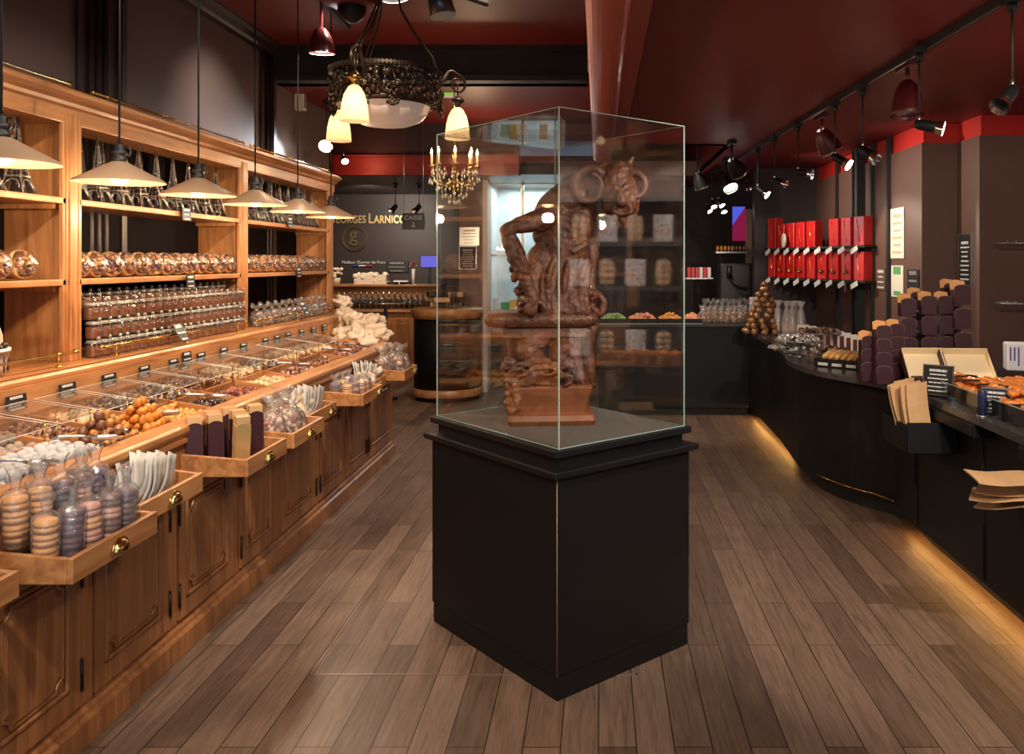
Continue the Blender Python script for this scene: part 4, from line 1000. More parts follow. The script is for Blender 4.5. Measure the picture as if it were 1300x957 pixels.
for (dx, dy, zt, nm) in ((-.048, -.40, .21, 0), (-.327, .25, .10, 1), (.345, .18, .14, 2)):
    tip = Vector((dx, dy, 0)); d = tip.normalized(); s = MB()
    # scroll arm
    p0 = d * .27 + Vector((0, 0, .10)); top = d * (tip.length - .03) + Vector((0, 0, .21 if nm != 1 else .19))
    s.tube([p0, d * .31 + Vector((0, 0, .15)), d * .34 + Vector((0, 0, .205)), top] + [tip + d * (.048 - .0011 * j) * math.cos(1.45 - j * .36) + Vector((0, 0, .14 + (.05 - .0011 * j) * math.sin(1.45 - j * .36))) for j in range(22)], [.010, .011, .010, .010] + [.009 - .00025 * j for j in range(22)], 8)
    s.cyl(tip + Vector((0, 0, .17)), tip + Vector((0, 0, .055)), .004, n=6)
    arm = s.build('arm', M['bronze'], ch)
    for i, v in enumerate([]): pass
    s = MB(); s.T = Matrix.Translation(tip); s.lathe([(.006, .075), (.02, .07), (.036, .055), (.038, .045), (.02, .035), (.014, .02), (.014, .008)], n=16); s.build('gallery', M['brass'] if nm == 0 else M['bronze'], arm)
    zs = -.0
    s = MB(); s.T = Matrix.Translation(tip + Vector((0, 0, zs))); s.lathe([(.018, .012), (.032, .0), (.050, -.035), (.061, -.085), (.066, -.13), (.068, -.16)], n=32, wob=lambda a, z: .02 * math.sin(a * 16), caps=False); s.build('glass_shade', M['frost'], arm)
    s = MB(); s.T = Matrix.Translation(tip + Vector((0, 0, zs - .075))); s.ell((0, 0, 0), (.026, .026, .038), n=12, k=8); s.build('bulb', M['frosth'], arm)
    TIPS.append(CH + tip + Vector((0, 0, 2.43 + zs - .085)))

# ------------------------------------------------------------------ crystal chandelier
cc = Vector((-1.22, 7.0, 2.30))
e = empty('crystal_chandelier', 'gilt candle chandelier hung with crystal drops behind the glass case', 'chandelier', cc)
M['crys'] = mat('cut_crystal', (.75, .62, .45), .06, .35, coat=1)
b = MB(); b.lathe([(.001, -.16), (.02, -.15), (.012, -.11), (.03, -.08), (.04, -.04), (.015, .0), (.02, .08), (.012, .16), (.02, .22), (.004, .25)], n=14); b.cyl((0, 0, .24), (0, 0, 3.17 - cc.z), .007, n=6); b.build('stem', M['brass'], e)
rr = random.Random(3)
for k in range(8):
    a = 2 * PI * k / 8 + .2; d = Vector((math.cos(a), math.sin(a), 0)); b = MB(); R0 = .19
    b.tube([d * .02 + Vector((0, 0, -.02)), d * .08 + Vector((0, 0, -.06)), d * .15 + Vector((0, 0, -.04)), d * R0 + Vector((0, 0, .05)), d * R0 + Vector((0, 0, .10))], .006, 6); b.T = Matrix.Translation(d * R0); b.lathe([(.004, .09), (.025, .10), (.028, .112), (.01, .115)], n=10)
    ar = b.build('arm', M['brass'], e)
    b = MB(); b.T = Matrix.Translation(d * R0); b.cyl((0, 0, .11), (0, 0, .20), .009, n=10); b.build('candle', mat('cream_candle', (.8, .45, .2), .5, emit=(1, .45, .12), es=.5) if k == 0 else bpy.data.materials['cream_candle'], ar)
    b = MB(); b.T = Matrix.Translation(d * R0); b.lathe([(.004, .20), (.010, .213), (.010, .222), (.005, .24), (.001, .255)], n=8); b.build('flame_bulb', M['candleb'] if 'candleb' in M else M.setdefault('candleb', emis('candle_flame_bulb', (1, .66, .33), 30)), ar)
cme = None
for ringr, z0, nn in ((.19, .05, 24), (.21, -.02, 24), (.15, -.08, 20), (.10, -.14, 14), (.05, -.19, 8), (.11, .04, 8)):
    for k in range(nn):
        a = 2 * PI * k / nn + rr.uniform(-.1, .1); x, y = ringr * math.cos(a), ringr * math.sin(a); z = z0 + rr.uniform(-.015, .015)
        if cme is None:
            b = MB(); b.lathe([(.001, -.022), (.009, -.010), (.010, -.002), (.004, .010), (.001, .014)], n=6); b.lathe([(.001, 0), (.004, .004), (.001, .008)], c=(0, 0, .02), n=5); cme = b.build('crystal_drop', M['crys'], e, loc=(x, y, z))
        else:
            q = cme.copy(); C.objects.link(q); q.location = (x, y, z); q.rotation_euler = (0, 0, k)

# ------------------------------------------------------------------ track and spot lamps, right
M['lens'] = emis('lit_spot_lens', (1, .90, .78), 22)
M['lenso'] = mat('chrome_reflector', (.7, .68, .66), .15, 1)
M['lampred'] = mat('red_enamel_lamp', (.10, .010, .012), .4, coat=.1)
ta, tb = Vector((1.60, 3.32, ZR)), Vector((1.41, 8.23, ZR)); d = (tb - ta).normalized()
t = empty('ceiling_track', 'black lighting track running along the low red ceiling on the right', 'lighting track', (1.5, 5.8, ZR))
b = MB(); b.T = Matrix.Translation((-1.5, -5.8, -ZR)); p0, p1 = ta - d * 1.4, tb + d * 1.6
b.extr([(-.018, -.03), (.018, -.03), (.018, 0), (-.018, 0)], p0, p1); b.build('rail', M['blackm'], t)
b = MB(); b.T = Matrix.Translation((-1.5, -5.8, -ZR)); b.extr([(-.005, -.032), (.005, -.032), (.005, -.029), (-.005, -.029)], p0, p1); b.build('conductor_slot', M['steel'], t)
def spot(label, u, v, Y, zc, dirv, lit=True, power=0, r=.034, ln=.10, ang=60, col=None, hdr='black', group='small spot lamps on rods', tx=None, white=False):
    """rod from the ceiling height zc to the joint, head pointing along dirv"""
    p = pt(u, v, Y); dv = Vector(dirv).normalized()
    if p.x > 1.2 and zc > ZR: zc = ZR; p.x = max(p.x, 1.29)
    e = empty('spot_lamp', label, 'spot lamp', p, group=group)
    b = MB(); b.cyl((0, 0, zc - p.z), (0, 0, .0), .005, n=6); b.box(-.025, .025, -.04, .04, zc - p.z - .055, zc - p.z - .03); b.cyl((0, 0, zc - p.z - .09), (0, 0, zc - p.z - .05), .018, n=12); b.build('rod', M['blackm'], e)
    b = MB(); b.cyl((0, 0, .02), (0, 0, -.03), .009, n=8); b.build('swivel_joint', M['steel'], e)
    q = Vector((0, 0, -.03)); b = MB(); b.tube([q - dv * .02, q + dv * .0, q + dv * ln * .7, q + dv * ln * .75], [r * .55, r * .75, r * .8, r * .8], 16); hd = b.build('head', M[hdr], e)
    b = MB(); b.tube([q + dv * ln * .72, q + dv * (ln + .012)], [r * .75, r * 1.15], 18, caps=False); b.build('reflector', M['lenso'], hd)
    if lit:
        b = MB(); b.cyl(q + dv * (ln + .004), q + dv * (ln + .012), r * 1.0, n=16); b.build('lens', M['lens'], hd)
        if power: light('SPOT', 'spot_beam', p + q + dv * (ln + .03), power, col or NEUT_, target=(tx if tx else p + q + dv * 2), size=.025, angle=ang)
    return e
NEUT_ = (1, .84, .66); COOL_ = (.85, .93, 1)
def ytrack(u): # depth where the track appears at column u
    # (u-760)/1050 = X/Y on the line ta->tb
    k = (u - PX) / F; s = (k * ta.y - ta.x) / (d.x - k * d.y); return (ta + d * s).y
for i, (ut, v, u, dr, lit, pw) in enumerate([(1290, 105, 1285, (-.55, -.35, -.55), False, 0), (1178, 150, 1167, (.75, -.35, -.22), True, 60), (1098, 183, 1095, (.45, -.5, -.5), False, 0), (1063, 193, 1060, (.6, -.5, -.5), True, 70),
                                    (1016, 213, 1013, (.8, -.5, -.2), False, 0), (987, 224, 983, (.7, -.5, -.35), False, 0), (964, 235, 962, (.6, -.4, -.5), True, 50)]):
    Y = ytrack(ut); spot(f'small black spot lamp on a thin rod from the right-hand track, {ORD[i]} from the street', u, v, Y, ZR - .0, dr, lit, pw, ang=70, tx=None)
for i, (u, v, Y, lit) in enumerate([(899, 255, 9.4, True), (912, 254, 9.2, True), (917, 262, 9.8, True), (893, 262, 9.9, True), (948, 232, 9.0, False)]):
    spot(f'tiny distant spot lamp beyond the glass case, {ORD[i]} of five', u, v - 3, Y, ZB, (.5 if i % 2 else .2, -.5, -.8), lit, 0, r=.03, ln=.07, group='tiny distant spots')
# large red bell projectors fixed to the ceiling / track
def bell(label, p, zc, dirv, lit=False, r=.085, ln=.17, m='lampred', power=0, tgt=None, col=None):
    dv = Vector(dirv).normalized(); e = empty('bell_spotlight', label, 'spot lamp', p, group='large bell projectors')
    b = MB(); b.box(-.03, .03, -.09, .09, zc - p[2] - .035, zc - p[2] - .0); b.cyl((0, 0, zc - p[2] - .02), (0, 0, 0), .012, n=8); b.build('bracket', M[m], e)
    b = MB(); b.tube([dv * -.02, dv * .01, dv * ln * .35, dv * ln * .8, dv * ln], [r * .35, r * .62, r * .82, r * .97, r * 1.02], 24, caps=False); hd = b.build('bell', M[m], e)
    b = MB(); b.tube([dv * (ln - .01), dv * ln, dv * (ln + .006)], [r * 1.03, r * 1.05, r * 1.03], 24, caps=False); b.build('rim', M['lenso'] if lit else M[m], hd)
    b = MB(); b.cyl(dv * (ln * .85), dv * (ln * .9), r * .93, n=24); b.build('lens', M['lens'] if lit else M['lenso'], hd)
    if power: light('SPOT', 'bell_beam', Vector(p) + dv * (ln + .04), power, col or NEUT_, target=tgt or (Vector(p) + dv * 2), size=.05, angle=65)
P1 = pt(1152, 108, 4.35); bell('large dark red bell projector nearest on the right ceiling, aimed down', (P1.x, P1.y, P1.z), ZR, (-.05, -.15, -1), False, .085, .16)
P1 = pt(1043, 168, 5.9); bell('dark red bell projector with a bright lens rim, second on the right', (P1.x, P1.y, P1.z), ZR, (.45, .25, -.7), True, .085, .15)
P1 = pt(929, 205, 7.2); bell('dark bell projector with a thin lit rim before the vents', (P1.x, P1.y, P1.z), ZR, (.5, .45, -.6), True, .08, .14, 'black')
P1 = pt(916, 226, 8.4); bell('dark bell projector with a glowing white face near the rear shelf', (1.29, P1.y, P1.z), ZR, (.25, -.5, -.7), True, .075, .14, 'black')
P1 = pt(886, 222, 8.6); bell('dark bell projector with lit tilted rim right beside the glass case', (P1.x, P1.y, P1.z), ZB, (.3, .2, -.8), True, .08, .14, 'black')
# left track on the high ceiling
t = empty('ceiling_track', 'short black lighting track on the high ceiling above the left lamps', 'lighting track', (-1.85, 5.5, ZL))
b = MB(); b.T = Matrix.Translation((1.85, -5.5, -ZL)); b.extr([(-.02, -.03), (.02, -.03), (.02, 0), (-.02, 0)], (-1.95, 4.6, ZL), (-2.0, 6.6, ZL)); b.build('rail', M['blackm'], t)
P1 = pt(408, 40, 5.6); bell('dark red bell projector with a white lens above the left shelves', (P1.x, P1.y, P1.z), ZL, (0, .1, -1), True, .085, .14)
P1 = pt(497, -34, 4.6); bell('dark bell projector cut by the top edge above the bowl chandelier', (P1.x, P1.y, P1.z), ZL, (.2, -.1, -1), True, .085, .13, 'black')
# black cylinder projector with its arm
P1 = pt(556, -6, 4.0); e = empty('cylinder_spotlight', 'black tapered cylinder projector on a ceiling arm near the red beam', 'spot lamp', P1)
b = MB(); b.tube([(-.03, 0, .12), (-.005, 0, .03), (.01, 0, -.03), (.025, 0, -.10)], [.05, .055, .058, .065], 20); b.build('barrel', mat('grey_lamp_barrel', (.10, .09, .10), .3, .6), e)
b = MB(); b.cyl((.05, .02, .03), (.17, .45, -.03 + .13), .018, n=10); b.build('arm', M['blackm'], e)
b = MB(); b.cyl((0, 0, .05), (0, 0, ZL - P1.z), .012, n=8); b.build('stem', M['blackm'], e)
# dome camera
P1 = pt(447, 8, 4.7); e = empty('dome_camera', 'smoked glass security dome on a red ring at the top of the picture', 'security camera', (P1.x, P1.y, P1.z))
b = MB(); b.lathe([(.001, .05), (.16, .04), (.17, .02), (.12, .0), (.085, -.005), (.001, -.005)], n=28); b.cyl((0, 0, .04), (0, 0, ZL - P1.z), .05, n=16); b.build('ring', M['lampred'], e)
b = MB(); b.ell((0, 0, -.01), (.08, .08, .085), n=24, k=14); b.build('smoked_dome', M['black'], e)
# bright cool lamp below the black beam, and its small neighbour
P1 = pt(415, 176, 7.9); spot('bright blue-white spot lamp glaring beside the far shelf top', 415, 178, 7.9, ZB, (.1, -.85, -.5), True, 25, r=.055, ln=.06, col=COOL_, group=None, ang=100)
spot('small warm spot lamp behind the rear glass shade', 436, 196, 8.3, ZB, (.4, -.6, -.6), True, 0, r=.03, ln=.06, group=None)
# ================================================================== chocolate statue
M['choco'] = mat('milk_chocolate_sculpture', (.115, .036, .016), .52, coat=.06, bump=1.0, bscale=30, var=.45, vscale=16)
M['chocb'] = mat('milk_chocolate_block', (.22, .07, .026), .5, coat=.08, bump=.35, bscale=30, var=.3, vscale=9)
SO = Vector((-.20, 3.58, .9165))
def Q(u, v, dy=0.0):
    Y = 3.58 + dy; p = pt(u, v, Y) - SO; return p
st = empty('chocolate_statue', 'horned faun statue of milk chocolate bent over a cushioned stool, inside the glass case', 'statue', SO)
k = 3.58 / F
def chain(b, pts, n=14, sub=3):
    """u, v, dy, radius(px) -> smooth tapered limb (Catmull-Rom)"""
    P_ = [Q(p[0], p[1], p[2]) for p in pts]; R_ = [p[3] * k for p in pts]; path = []; rad = []
    for i in range(len(P_) - 1):
        a, c = P_[i], P_[i + 1]; a0 = P_[i - 1] if i else a + (a - c); c1 = P_[i + 2] if i + 2 < len(P_) else c + (c - a)
        for j in range(sub):
            t = j / sub; path.append(.5 * ((2 * a) + (c - a0) * t + (2 * a0 - 5 * a + 4 * c - c1) * t * t + (-a0 + 3 * a - 3 * c + c1) * t ** 3)); rad.append(R_[i] + (R_[i + 1] - R_[i]) * t)
    path.append(P_[-1]); rad.append(R_[-1])
    b.tube(path, rad, n); b.ell(path[0], rad[0], n=n, k=8); b.ell(path[-1], rad[-1], n=n, k=8)
def E3(b, u, v, dy, ru, rv, rd, rot=0, **kw):
    b.ell(Q(u, v, dy), (ru * k, rd * k, rv * k), M=Matrix.Rotation(rot, 4, 'Y'), n=18, k=12, **kw)
r = random.Random(4)
b = MB()
# torso, back, neck
chain(b, [(745, 236, .02, 20), (728, 252, .02, 29), (716, 280, .02, 34), (715, 310, .02, 34), (714, 340, .02, 33), (712, 372, .0, 33), (710, 392, .0, 33)], 18)
chain(b, [(712, 250, -.02, 16), (700, 262, -.03, 18), (690, 278, -.03, 15), (688, 300, -.02, 12)], 14)
E3(b, 722, 252, -.04, 26, 22, 18); E3(b, 735, 285, -.05, 18, 26, 16)
for i in range(6): chain(b, [(706 + i * 2, 268 + i * 9, -.07, 3), (728, 274 + i * 9, -.09, 3.4), (744, 270 + i * 8, -.07, 2.6)], 8)
# left arm: shoulder, bent elbow, forearm to the seat edge
chain(b, [(706, 268, -.06, 15), (690, 277, -.09, 14.5), (668, 284, -.12, 11.5), (652, 288, -.14, 9), (643, 292, -.15, 7.5)], 16)
chain(b, [(642, 292, -.15, 7.5), (647, 304, -.16, 10), (655, 322, -.165, 11.5), (663, 343, -.165, 9.5), (670, 362, -.165, 7.5), (676, 376, -.165, 7)], 16)
chain(b, [(648, 296, -.17, 3), (660, 320, -.195, 4), (668, 345, -.19, 3)], 8); chain(b, [(700, 274, -.12, 6), (680, 284, -.13, 7), (660, 290, -.15, 5)], 10)
E3(b, 676, 381, -.165, 9, 8, 7)
for i, (du, ln) in enumerate([(-6, 15), (-2.5, 18), (1.5, 18.5), (5.5, 16)]):
    chain(b, [(676 + du * .8, 384, -.185, 2.9), (675 + du * 1.1, 384 + ln * .45, -.205, 2.8), (674 + du * 1.2, 384 + ln * .8, -.20, 2.3)], 8)
chain(b, [(683, 380, -.17, 3.2), (690, 387, -.185, 3), (692, 394, -.185, 2.5)], 8)
# right arm, half hidden, reaching the stool scroll
chain(b, [(742, 262, .06, 15), (752, 292, .10, 11), (750, 325, .08, 10), (748, 356, .04, 8), (750, 385, .0, 8)], 12)
# pleated drape falling from the waist
for i in range(9):
    u = 690 + i * 7; chain(b, [(u + 6, 318 + abs(i - 4) * 4, -.07 - .02 * math.sin(i * 1.3), 3), (u, 350, -.10 - .015 * math.sin(i * 2), 4), (u - 2, 375, -.11, 4), (u, 396, -.115, 5)], 8)
# head bent forward, brow, muzzle and open mouth
chain(b, [(742, 236, .0, 19), (760, 236, -.02, 19), (776, 240, -.04, 20)], 16)
E3(b, 781, 236, -.05, 25, 27, 24); E3(b, 786, 218, -.05, 19, 13, 18)
E3(b, 789, 262, -.10, 15, 13, 14); E3(b, 776, 262, -.08, 12, 12, 12); E3(b, 799, 257, -.08, 10, 15, 12)
chain(b, [(768, 243, -.13, 4), (779, 238, -.145, 4.5), (787, 242, -.145, 4), (797, 236, -.13, 4)], 8)
chain(b, [(786, 240, -.14, 4), (788, 250, -.165, 5), (789, 256, -.165, 6)], 10)
for a in range(12):
    t = 2 * PI * a / 12; t2 = 2 * PI * (a + 1) / 12; chain(b, [(790 + 11 * math.cos(t), 265 + 7 * math.sin(t), -.145, 3.4 + math.sin(3 * t)), (790 + 11 * math.cos(t2), 265 + 7 * math.sin(t2), -.145, 3.4 + math.sin(3 * t2))], 6, 1)
chain(b, [(790, 276, -.12, 5), (794, 286, -.11, 4), (792, 294, -.10, 2)], 8); chain(b, [(780, 276, -.12, 5), (778, 286, -.11, 3)], 8)
# curly hair
for i in range(34):
    a = r.uniform(0, 6.28); uu = 770 + r.uniform(-22, 26); vv = 212 + r.uniform(-4, 14)
    E3(b, uu, vv, -.03 + r.uniform(-.06, .05), 5, 4, 5, r.uniform(0, 3))
# ear and horn stub on the right
chain(b, [(788, 226, -.03, 7), (795, 215, -.03, 7), (800, 206, -.03, 4), (803, 200, -.03, 1.5)], 10); chain(b, [(800, 232, -.05, 8), (805, 245, -.05, 7), (807, 262, -.05, 5), (806, 272, -.05, 3)], 10)
# furry flank hanging left of the drape
for i in range(60):
    t = r.random(); E3(b, 652 + 14 * t + r.uniform(-5, 6), 328 + 66 * t, -.12 + r.uniform(-.03, .03), r.uniform(3, 5), r.uniform(2.5, 4.5), 5, r.uniform(0, 3))
chain(b, [(690, 330, -.02, 22), (676, 360, -.06, 16), (672, 388, -.08, 16)], 12)
bd = b.build('faun_body', M['choco'], st)
rm = bd.modifiers.new('merge', 'REMESH'); rm.mode = 'VOXEL'; rm.voxel_size = .0055; rm.use_smooth_shade = True
sm = bd.modifiers.new('soften', 'SMOOTH'); sm.factor = .5; sm.iterations = 2
tx = bpy.data.textures.new('carving', 'CLOUDS'); tx.noise_scale = .022; tx.noise_depth = 3
dm = bd.modifiers.new('tool_marks', 'DISPLACE'); dm.texture = tx; dm.strength = .011; dm.mid_level = .5
# ram horns
def ramhorn(cu, cv, R0, dy, start, turns, sgn, r0, name='ram_horn'):
    b = MB(); path = []; rad = []; N_ = 40
    for i in range(N_ + 1):
        t = i / N_; a = start + sgn * 2 * PI * turns * t; RR = R0 * (1 - .30 * t); path.append(Q(cu + RR * math.cos(a), cv - RR * 1.12 * math.sin(a), dy - .05 * t)); rad.append(k * (r0 * (1 - .72 * t) * (1 + .13 * (i % 2))))
    b.tube(path, rad, 12); b.ell(path[-1], rad[-1], n=8, k=5); return b.build(name, M['choco'], bd)
ramhorn(748, 236, 21, -.08, .5, 1.12, 1, 6.8)
ramhorn(806, 236, 15, -.05, 1.9, .8, -1, 5)
# stool: padded seat, apron, legs
b = MB(); c = Q(686, 404, .0)
for zz, gx_, gy_ in ((-.030, .235, .145), (-.02, .252, .16), (0, .262, .168), (.02, .252, .16), (.030, .225, .14)): pass
def rrect(hx, hy, rr, z, n=6):
    pts = []
    for cx, cy_, a0 in ((hx - rr, hy - rr, 0), (-hx + rr, hy - rr, PI / 2), (-hx + rr, -hy + rr, PI), (hx - rr, -hy + rr, 1.5 * PI)):
        for j in range(n + 1): a = a0 + PI / 2 * j / n; pts.append(Vector((cx + rr * math.cos(a), cy_ + rr * math.sin(a), z)))
    return pts
b.T = Matrix.Translation(c) @ Matrix.Rotation(.12, 4, 'Z')
b.ring([rrect(hx, hy, .05, z) for z, hx, hy in ((-.032, .20, .12), (-.026, .225, .14), (-.01, .238, .152), (.008, .240, .154), (.024, .228, .144), (.032, .205, .125))])
for j in range(26): b.ell((-.215 + j * .0172, -.152 + .004 * (j % 2), .004), .0055, n=7, k=5)
b.build('padded_seat', M['choco'], st)
b = MB(); b.T = Matrix.Translation(c) @ Matrix.Rotation(.12, 4, 'Z'); b.box(-.16, .19, -.12, .12, -.075, -.03); b.build('seat_apron', M['choco'], st, bevel=.006)
b = MB()
chain(b, [(760, 374, -.04, 4), (766, 384, -.04, 5), (762, 398, -.04, 6), (752, 392, -.05, 5), (746, 382, -.05, 4), (754, 374, -.05, 3.5)], 10)
chain(b, [(722, 378, -.08, 7), (738, 372, -.07, 8), (754, 374, -.05, 7)], 10)
for i in range(46): E3(b, 722 + r.uniform(0, 32), 382 + r.uniform(-8, 12), -.10 + r.uniform(-.01, .01), 3.4, 2.8, 4, r.uniform(0, 3))
b.build('carved_scroll', M['choco'], st)
for pts in ([(738, 412, -.06, 9), (733, 428, -.06, 7), (729, 446, -.06, 7.5), (733, 466, -.06, 8), (738, 486, -.06, 10)], [(752, 412, .09, 8), (748, 440, .09, 6), (750, 486, .09, 8)], [(648, 412, .06, 8), (650, 440, .06, 6), (654, 486, .06, 8)]):
    b = MB(); chain(b, pts, 10); b.build('stool_leg', M['choco'], st)
b = MB()
chain(b, [(692, 410, -.03, 24), (680, 428, -.06, 20), (672, 446, -.09, 15), (682, 462, -.08, 12), (676, 478, -.10, 11), (668, 486, -.12, 9)], 16)
chain(b, [(714, 410, -.02, 22), (716, 432, -.04, 18), (710, 452, -.05, 13), (716, 470, -.04, 11), (712, 486, -.06, 10)], 16)
chain(b, [(655, 418, -.05, 8), (662, 424, -.08, 9), (676, 428, -.09, 9)], 10)
for i in range(150):
    E3(b, r.uniform(640, 722), r.uniform(456, 489), r.uniform(-.15, -.04), r.uniform(4, 8), r.uniform(2, 4.5), 5, r.uniform(-.6, .6))
for i in range(20): u = r.uniform(640, 715); v = r.uniform(462, 484); chain(b, [(u, v, -.15, 1.6), (u + 10, v - 4, -.165, 2.2), (u + 22, v - 3, -.155, 1.2)], 6)
lg = b.build('goat_legs_and_foliage', M['choco'], st); rm = lg.modifiers.new('merge', 'REMESH'); rm.mode = 'VOXEL'; rm.voxel_size = .0055; rm.use_smooth_shade = True
dm = lg.modifiers.new('tool_marks', 'DISPLACE'); dm.texture = tx; dm.strength = .010; dm.mid_level = .5
b = MB(); c2 = Q(699, 500, .0); b.T = Matrix.Translation(Vector((c2.x, 0, 0))) @ Matrix.Rotation(.10, 4, 'Z')
b.ring([rrect(hx, hy, .02, z) for z, hx, hy in ((0, .175, .14), (.02, .185, .15), (.042, .178, .143), (.05, .145, .115), (.08, .150, .12), (.13, .165, .135), (.155, .172, .14), (.165, .160, .13))], smooth=False)
b.build('plinth_block', M['chocb'], st, bevel=.004)
b = MB()
for i in range(70): E3(b, 651 + r.uniform(-8, 9), 505 + r.uniform(-22, 22), -.13 + r.uniform(-.02, .03), r.uniform(3, 5.5), r.uniform(2.5, 4), 5, r.uniform(0, 3))
o = b.build('leaf_ornament', M['chocb'], st); rm = o.modifiers.new('merge', 'REMESH'); rm.mode = 'VOXEL'; rm.voxel_size = .005; rm.use_smooth_shade = True
# ================================================================== right counter goods
def ptZ(u, v, Z): Y = (EYE - Z) * F / (v - PY); return pt(u, v, Y)
# floral patterned tins + cookies (on the wall shelves opposite the case)
def floralmat(name='floral_print_card'):
    m, t, b = nt(name); N = t.nodes; L = t.links
    tc = N.new('ShaderNodeTexCoord'); mp_ = N.new('ShaderNodeMapping'); mp_.inputs['Scale'].default_value = (1, 1, .7); L.new(tc.outputs['Object'], mp_.inputs['Vector'])
    vo = N.new('ShaderNodeTexVoronoi'); vo.inputs['Scale'].default_value = 42; L.new(mp_.outputs[0], vo.inputs['Vector'])
    lt = N.new('ShaderNodeMath'); lt.operation = 'LESS_THAN'; lt.inputs[1].default_value = .34; L.new(vo.outputs['Distance'], lt.inputs[0])
    sp_ = N.new('ShaderNodeSeparateColor'); L.new(vo.outputs['Color'], sp_.inputs[0])
    rp = N.new('ShaderNodeValToRGB'); rp.color_ramp.interpolation = 'CONSTANT'; e = rp.color_ramp.elements
    cols = [(.6, .05, .08), (.75, .2, .35), (.05, .12, .35), (.7, .3, .15), (.1, .35, .3), (.35, .05, .2)]
    for i in range(4): e.new(.9 - i * .01)
    for i, c in enumerate(cols): e[i].position = i / 6; e[i].color = (*c, 1)
    L.new(sp_.outputs[0], rp.inputs[0]); mx = N.new('ShaderNodeMix'); mx.data_type = 'RGBA'; L.new(lt.outputs[0], mx.inputs[0]); mx.inputs[6].default_value = (.80, .80, .78, 1); L.new(rp.outputs[0], mx.inputs[7])
    L.new(mx.outputs[2], b.inputs['Base Color']); b.inputs['Roughness'].default_value = .35; return m
M['floral'] = floralmat()
def fbox():
    e = empty('floral_gift_box', 'x', 'box', group='floral gift boxes')
    MB().box(-.045, .045, -.07, .07, 0, .20).build('carton', M['floral'], e, bevel=.012)
    b = MB(); b.box(-.047, -.044, .02, .06, .02, .18); b.build('window', M['cello'], e)
    return Proto(e)
fb = fbox()
ws = empty('wall_shelves', 'black wall shelves of floral gift boxes opposite the glass case', 'shelving', (3.0, 2.9, 1.1))
T = Matrix.Translation((-3.0, -2.9, -1.1))
for z in (1.42, 1.74, 2.06): b = MB(); b.T = T; b.box(2.78, 3.15, 1.6, 4.3, z - .03, z); b.build('shelf', M['blackm'], ws)
b = MB(); b.T = T
for y in (1.6, 4.28): b.box(2.76, 3.15, y, y + .03, 1.1, 2.3)
b.build('upright', M['blackm'], ws)
M['cookieb'] = mat('golden_biscuit', (.62, .30, .08), .5, bump=.4, bscale=60)
def cookiebag():
    e = empty('biscuit_bag', 'x', 'bag', group='clear bags of golden biscuits')
    b = MB()
    for j in range(2):
        for i in range(4): b.ell((-.03, -.028 + .056 * j, .03 + .045 * i), (.016, .026, .024), n=10, k=6)
    b.build('biscuits', M['cookieb'], e); MB().ell((-.03, 0, .10), (.03, .065, .105), n=16, k=10, amp=.1).build('film', M['cello'], e); return Proto(e)
cb = cookiebag()
for zi, z in enumerate((1.42, 1.74, .905)):
    for i in range(12):
        y = 1.78 + .205 * i
        if (i + zi) % 2 == 0: fb.put((2.86, y, z), (0, 0, RND.uniform(-.1, .1)), f'white floral-print gift box on the {["lower wall shelf", "upper wall shelf", "counter below the shelves"][zi]}, {ORD[i]} place from the street', 'floral gift boxes on the wall shelves')
        else: cb.put((2.86, y, z), label=f'clear bag of golden biscuits on the {["lower wall shelf", "upper wall shelf", "counter below the shelves"][zi]}, {ORD[i]} place from the street', group='biscuit bags on the wall shelves')
# black sign panels etc on the right wall
def wallcard(label, x, u, v0, v1, w, mt='sign', lines=6, pm='chalk', seed=0, frame=False):
    Y = F * x / (u - PX); z0 = EYE - (v1 - PY) * Y / F; z1 = EYE - (v0 - PY) * Y / F
    return card('wall_notice', label, (x - .004, Y, (z0 + z1) / 2), (0, 0, -PI / 2), w, z1 - z0, lines, None, .004, mt, frame, seed, cat='notice', pm=pm)
M['greenp'] = mat('green_print', (.03, .30, .09), .5); M['greyp'] = mat('grey_print', (.25, .22, .2), .5); M['browncard'] = mat('brown_card', (.12, .07, .05), .5); M['paper'] = mat('poster_paper', (.70, .66, .56), .55); M['orangep'] = mat('orange_print', (.8, .35, .2), .5)
def q6(u, x=2.45): return F * x / (u - PX)
wallcard('black framed price board with white lettering on the lit pilaster', 2.717, 1226, 298, 362, .20, lines=9, seed=3, frame=True)
wallcard('pale poster with orange print on the lit wall panel', 2.45, 1140, 264, 328, .30, 'paper', 6, 'orangep', 5)
wallcard('white sheet with a green block on the lit wall panel', 2.45, 1140, 337, 377, .27, 'paper', 2, 'greenp', 8)
wallcard('brown card with small print left of the white sheet', 2.45, 1119, 340, 368, .24, 'browncard', 4, 'chalk', 9)
wallcard('dark grey card right of the white sheet', 2.45, 1160, 342, 370, .24, 'sign', 3, 'greyp', 10)
# wire shelves on the nearest wall face
for v, nm in ((309, 'upper'), (385, 'lower')):
    p = pt(1290, v, 5.75); e = empty('wire_shelf', f'small grey wire shelf on the dark wall at the picture edge, {nm} one', 'shelf', p)
    b = MB()
    for i in range(9): b.cyl((-.10 + i * .04, -.08, 0), (-.10 + i * .04, .14, 0), .003, n=5)
    b.cyl((-.1, -.08, 0), (.25, -.08, 0), .004, n=6); b.cyl((-.1, .14, 0), (.25, .14, 0), .004, n=6)
    for i in range(6): b.cyl((-.1 + i * .06, -.08, 0), (-.1 + i * .06, -.08, .02), .003, n=5)
    b.build('wires', M['steel'], e)
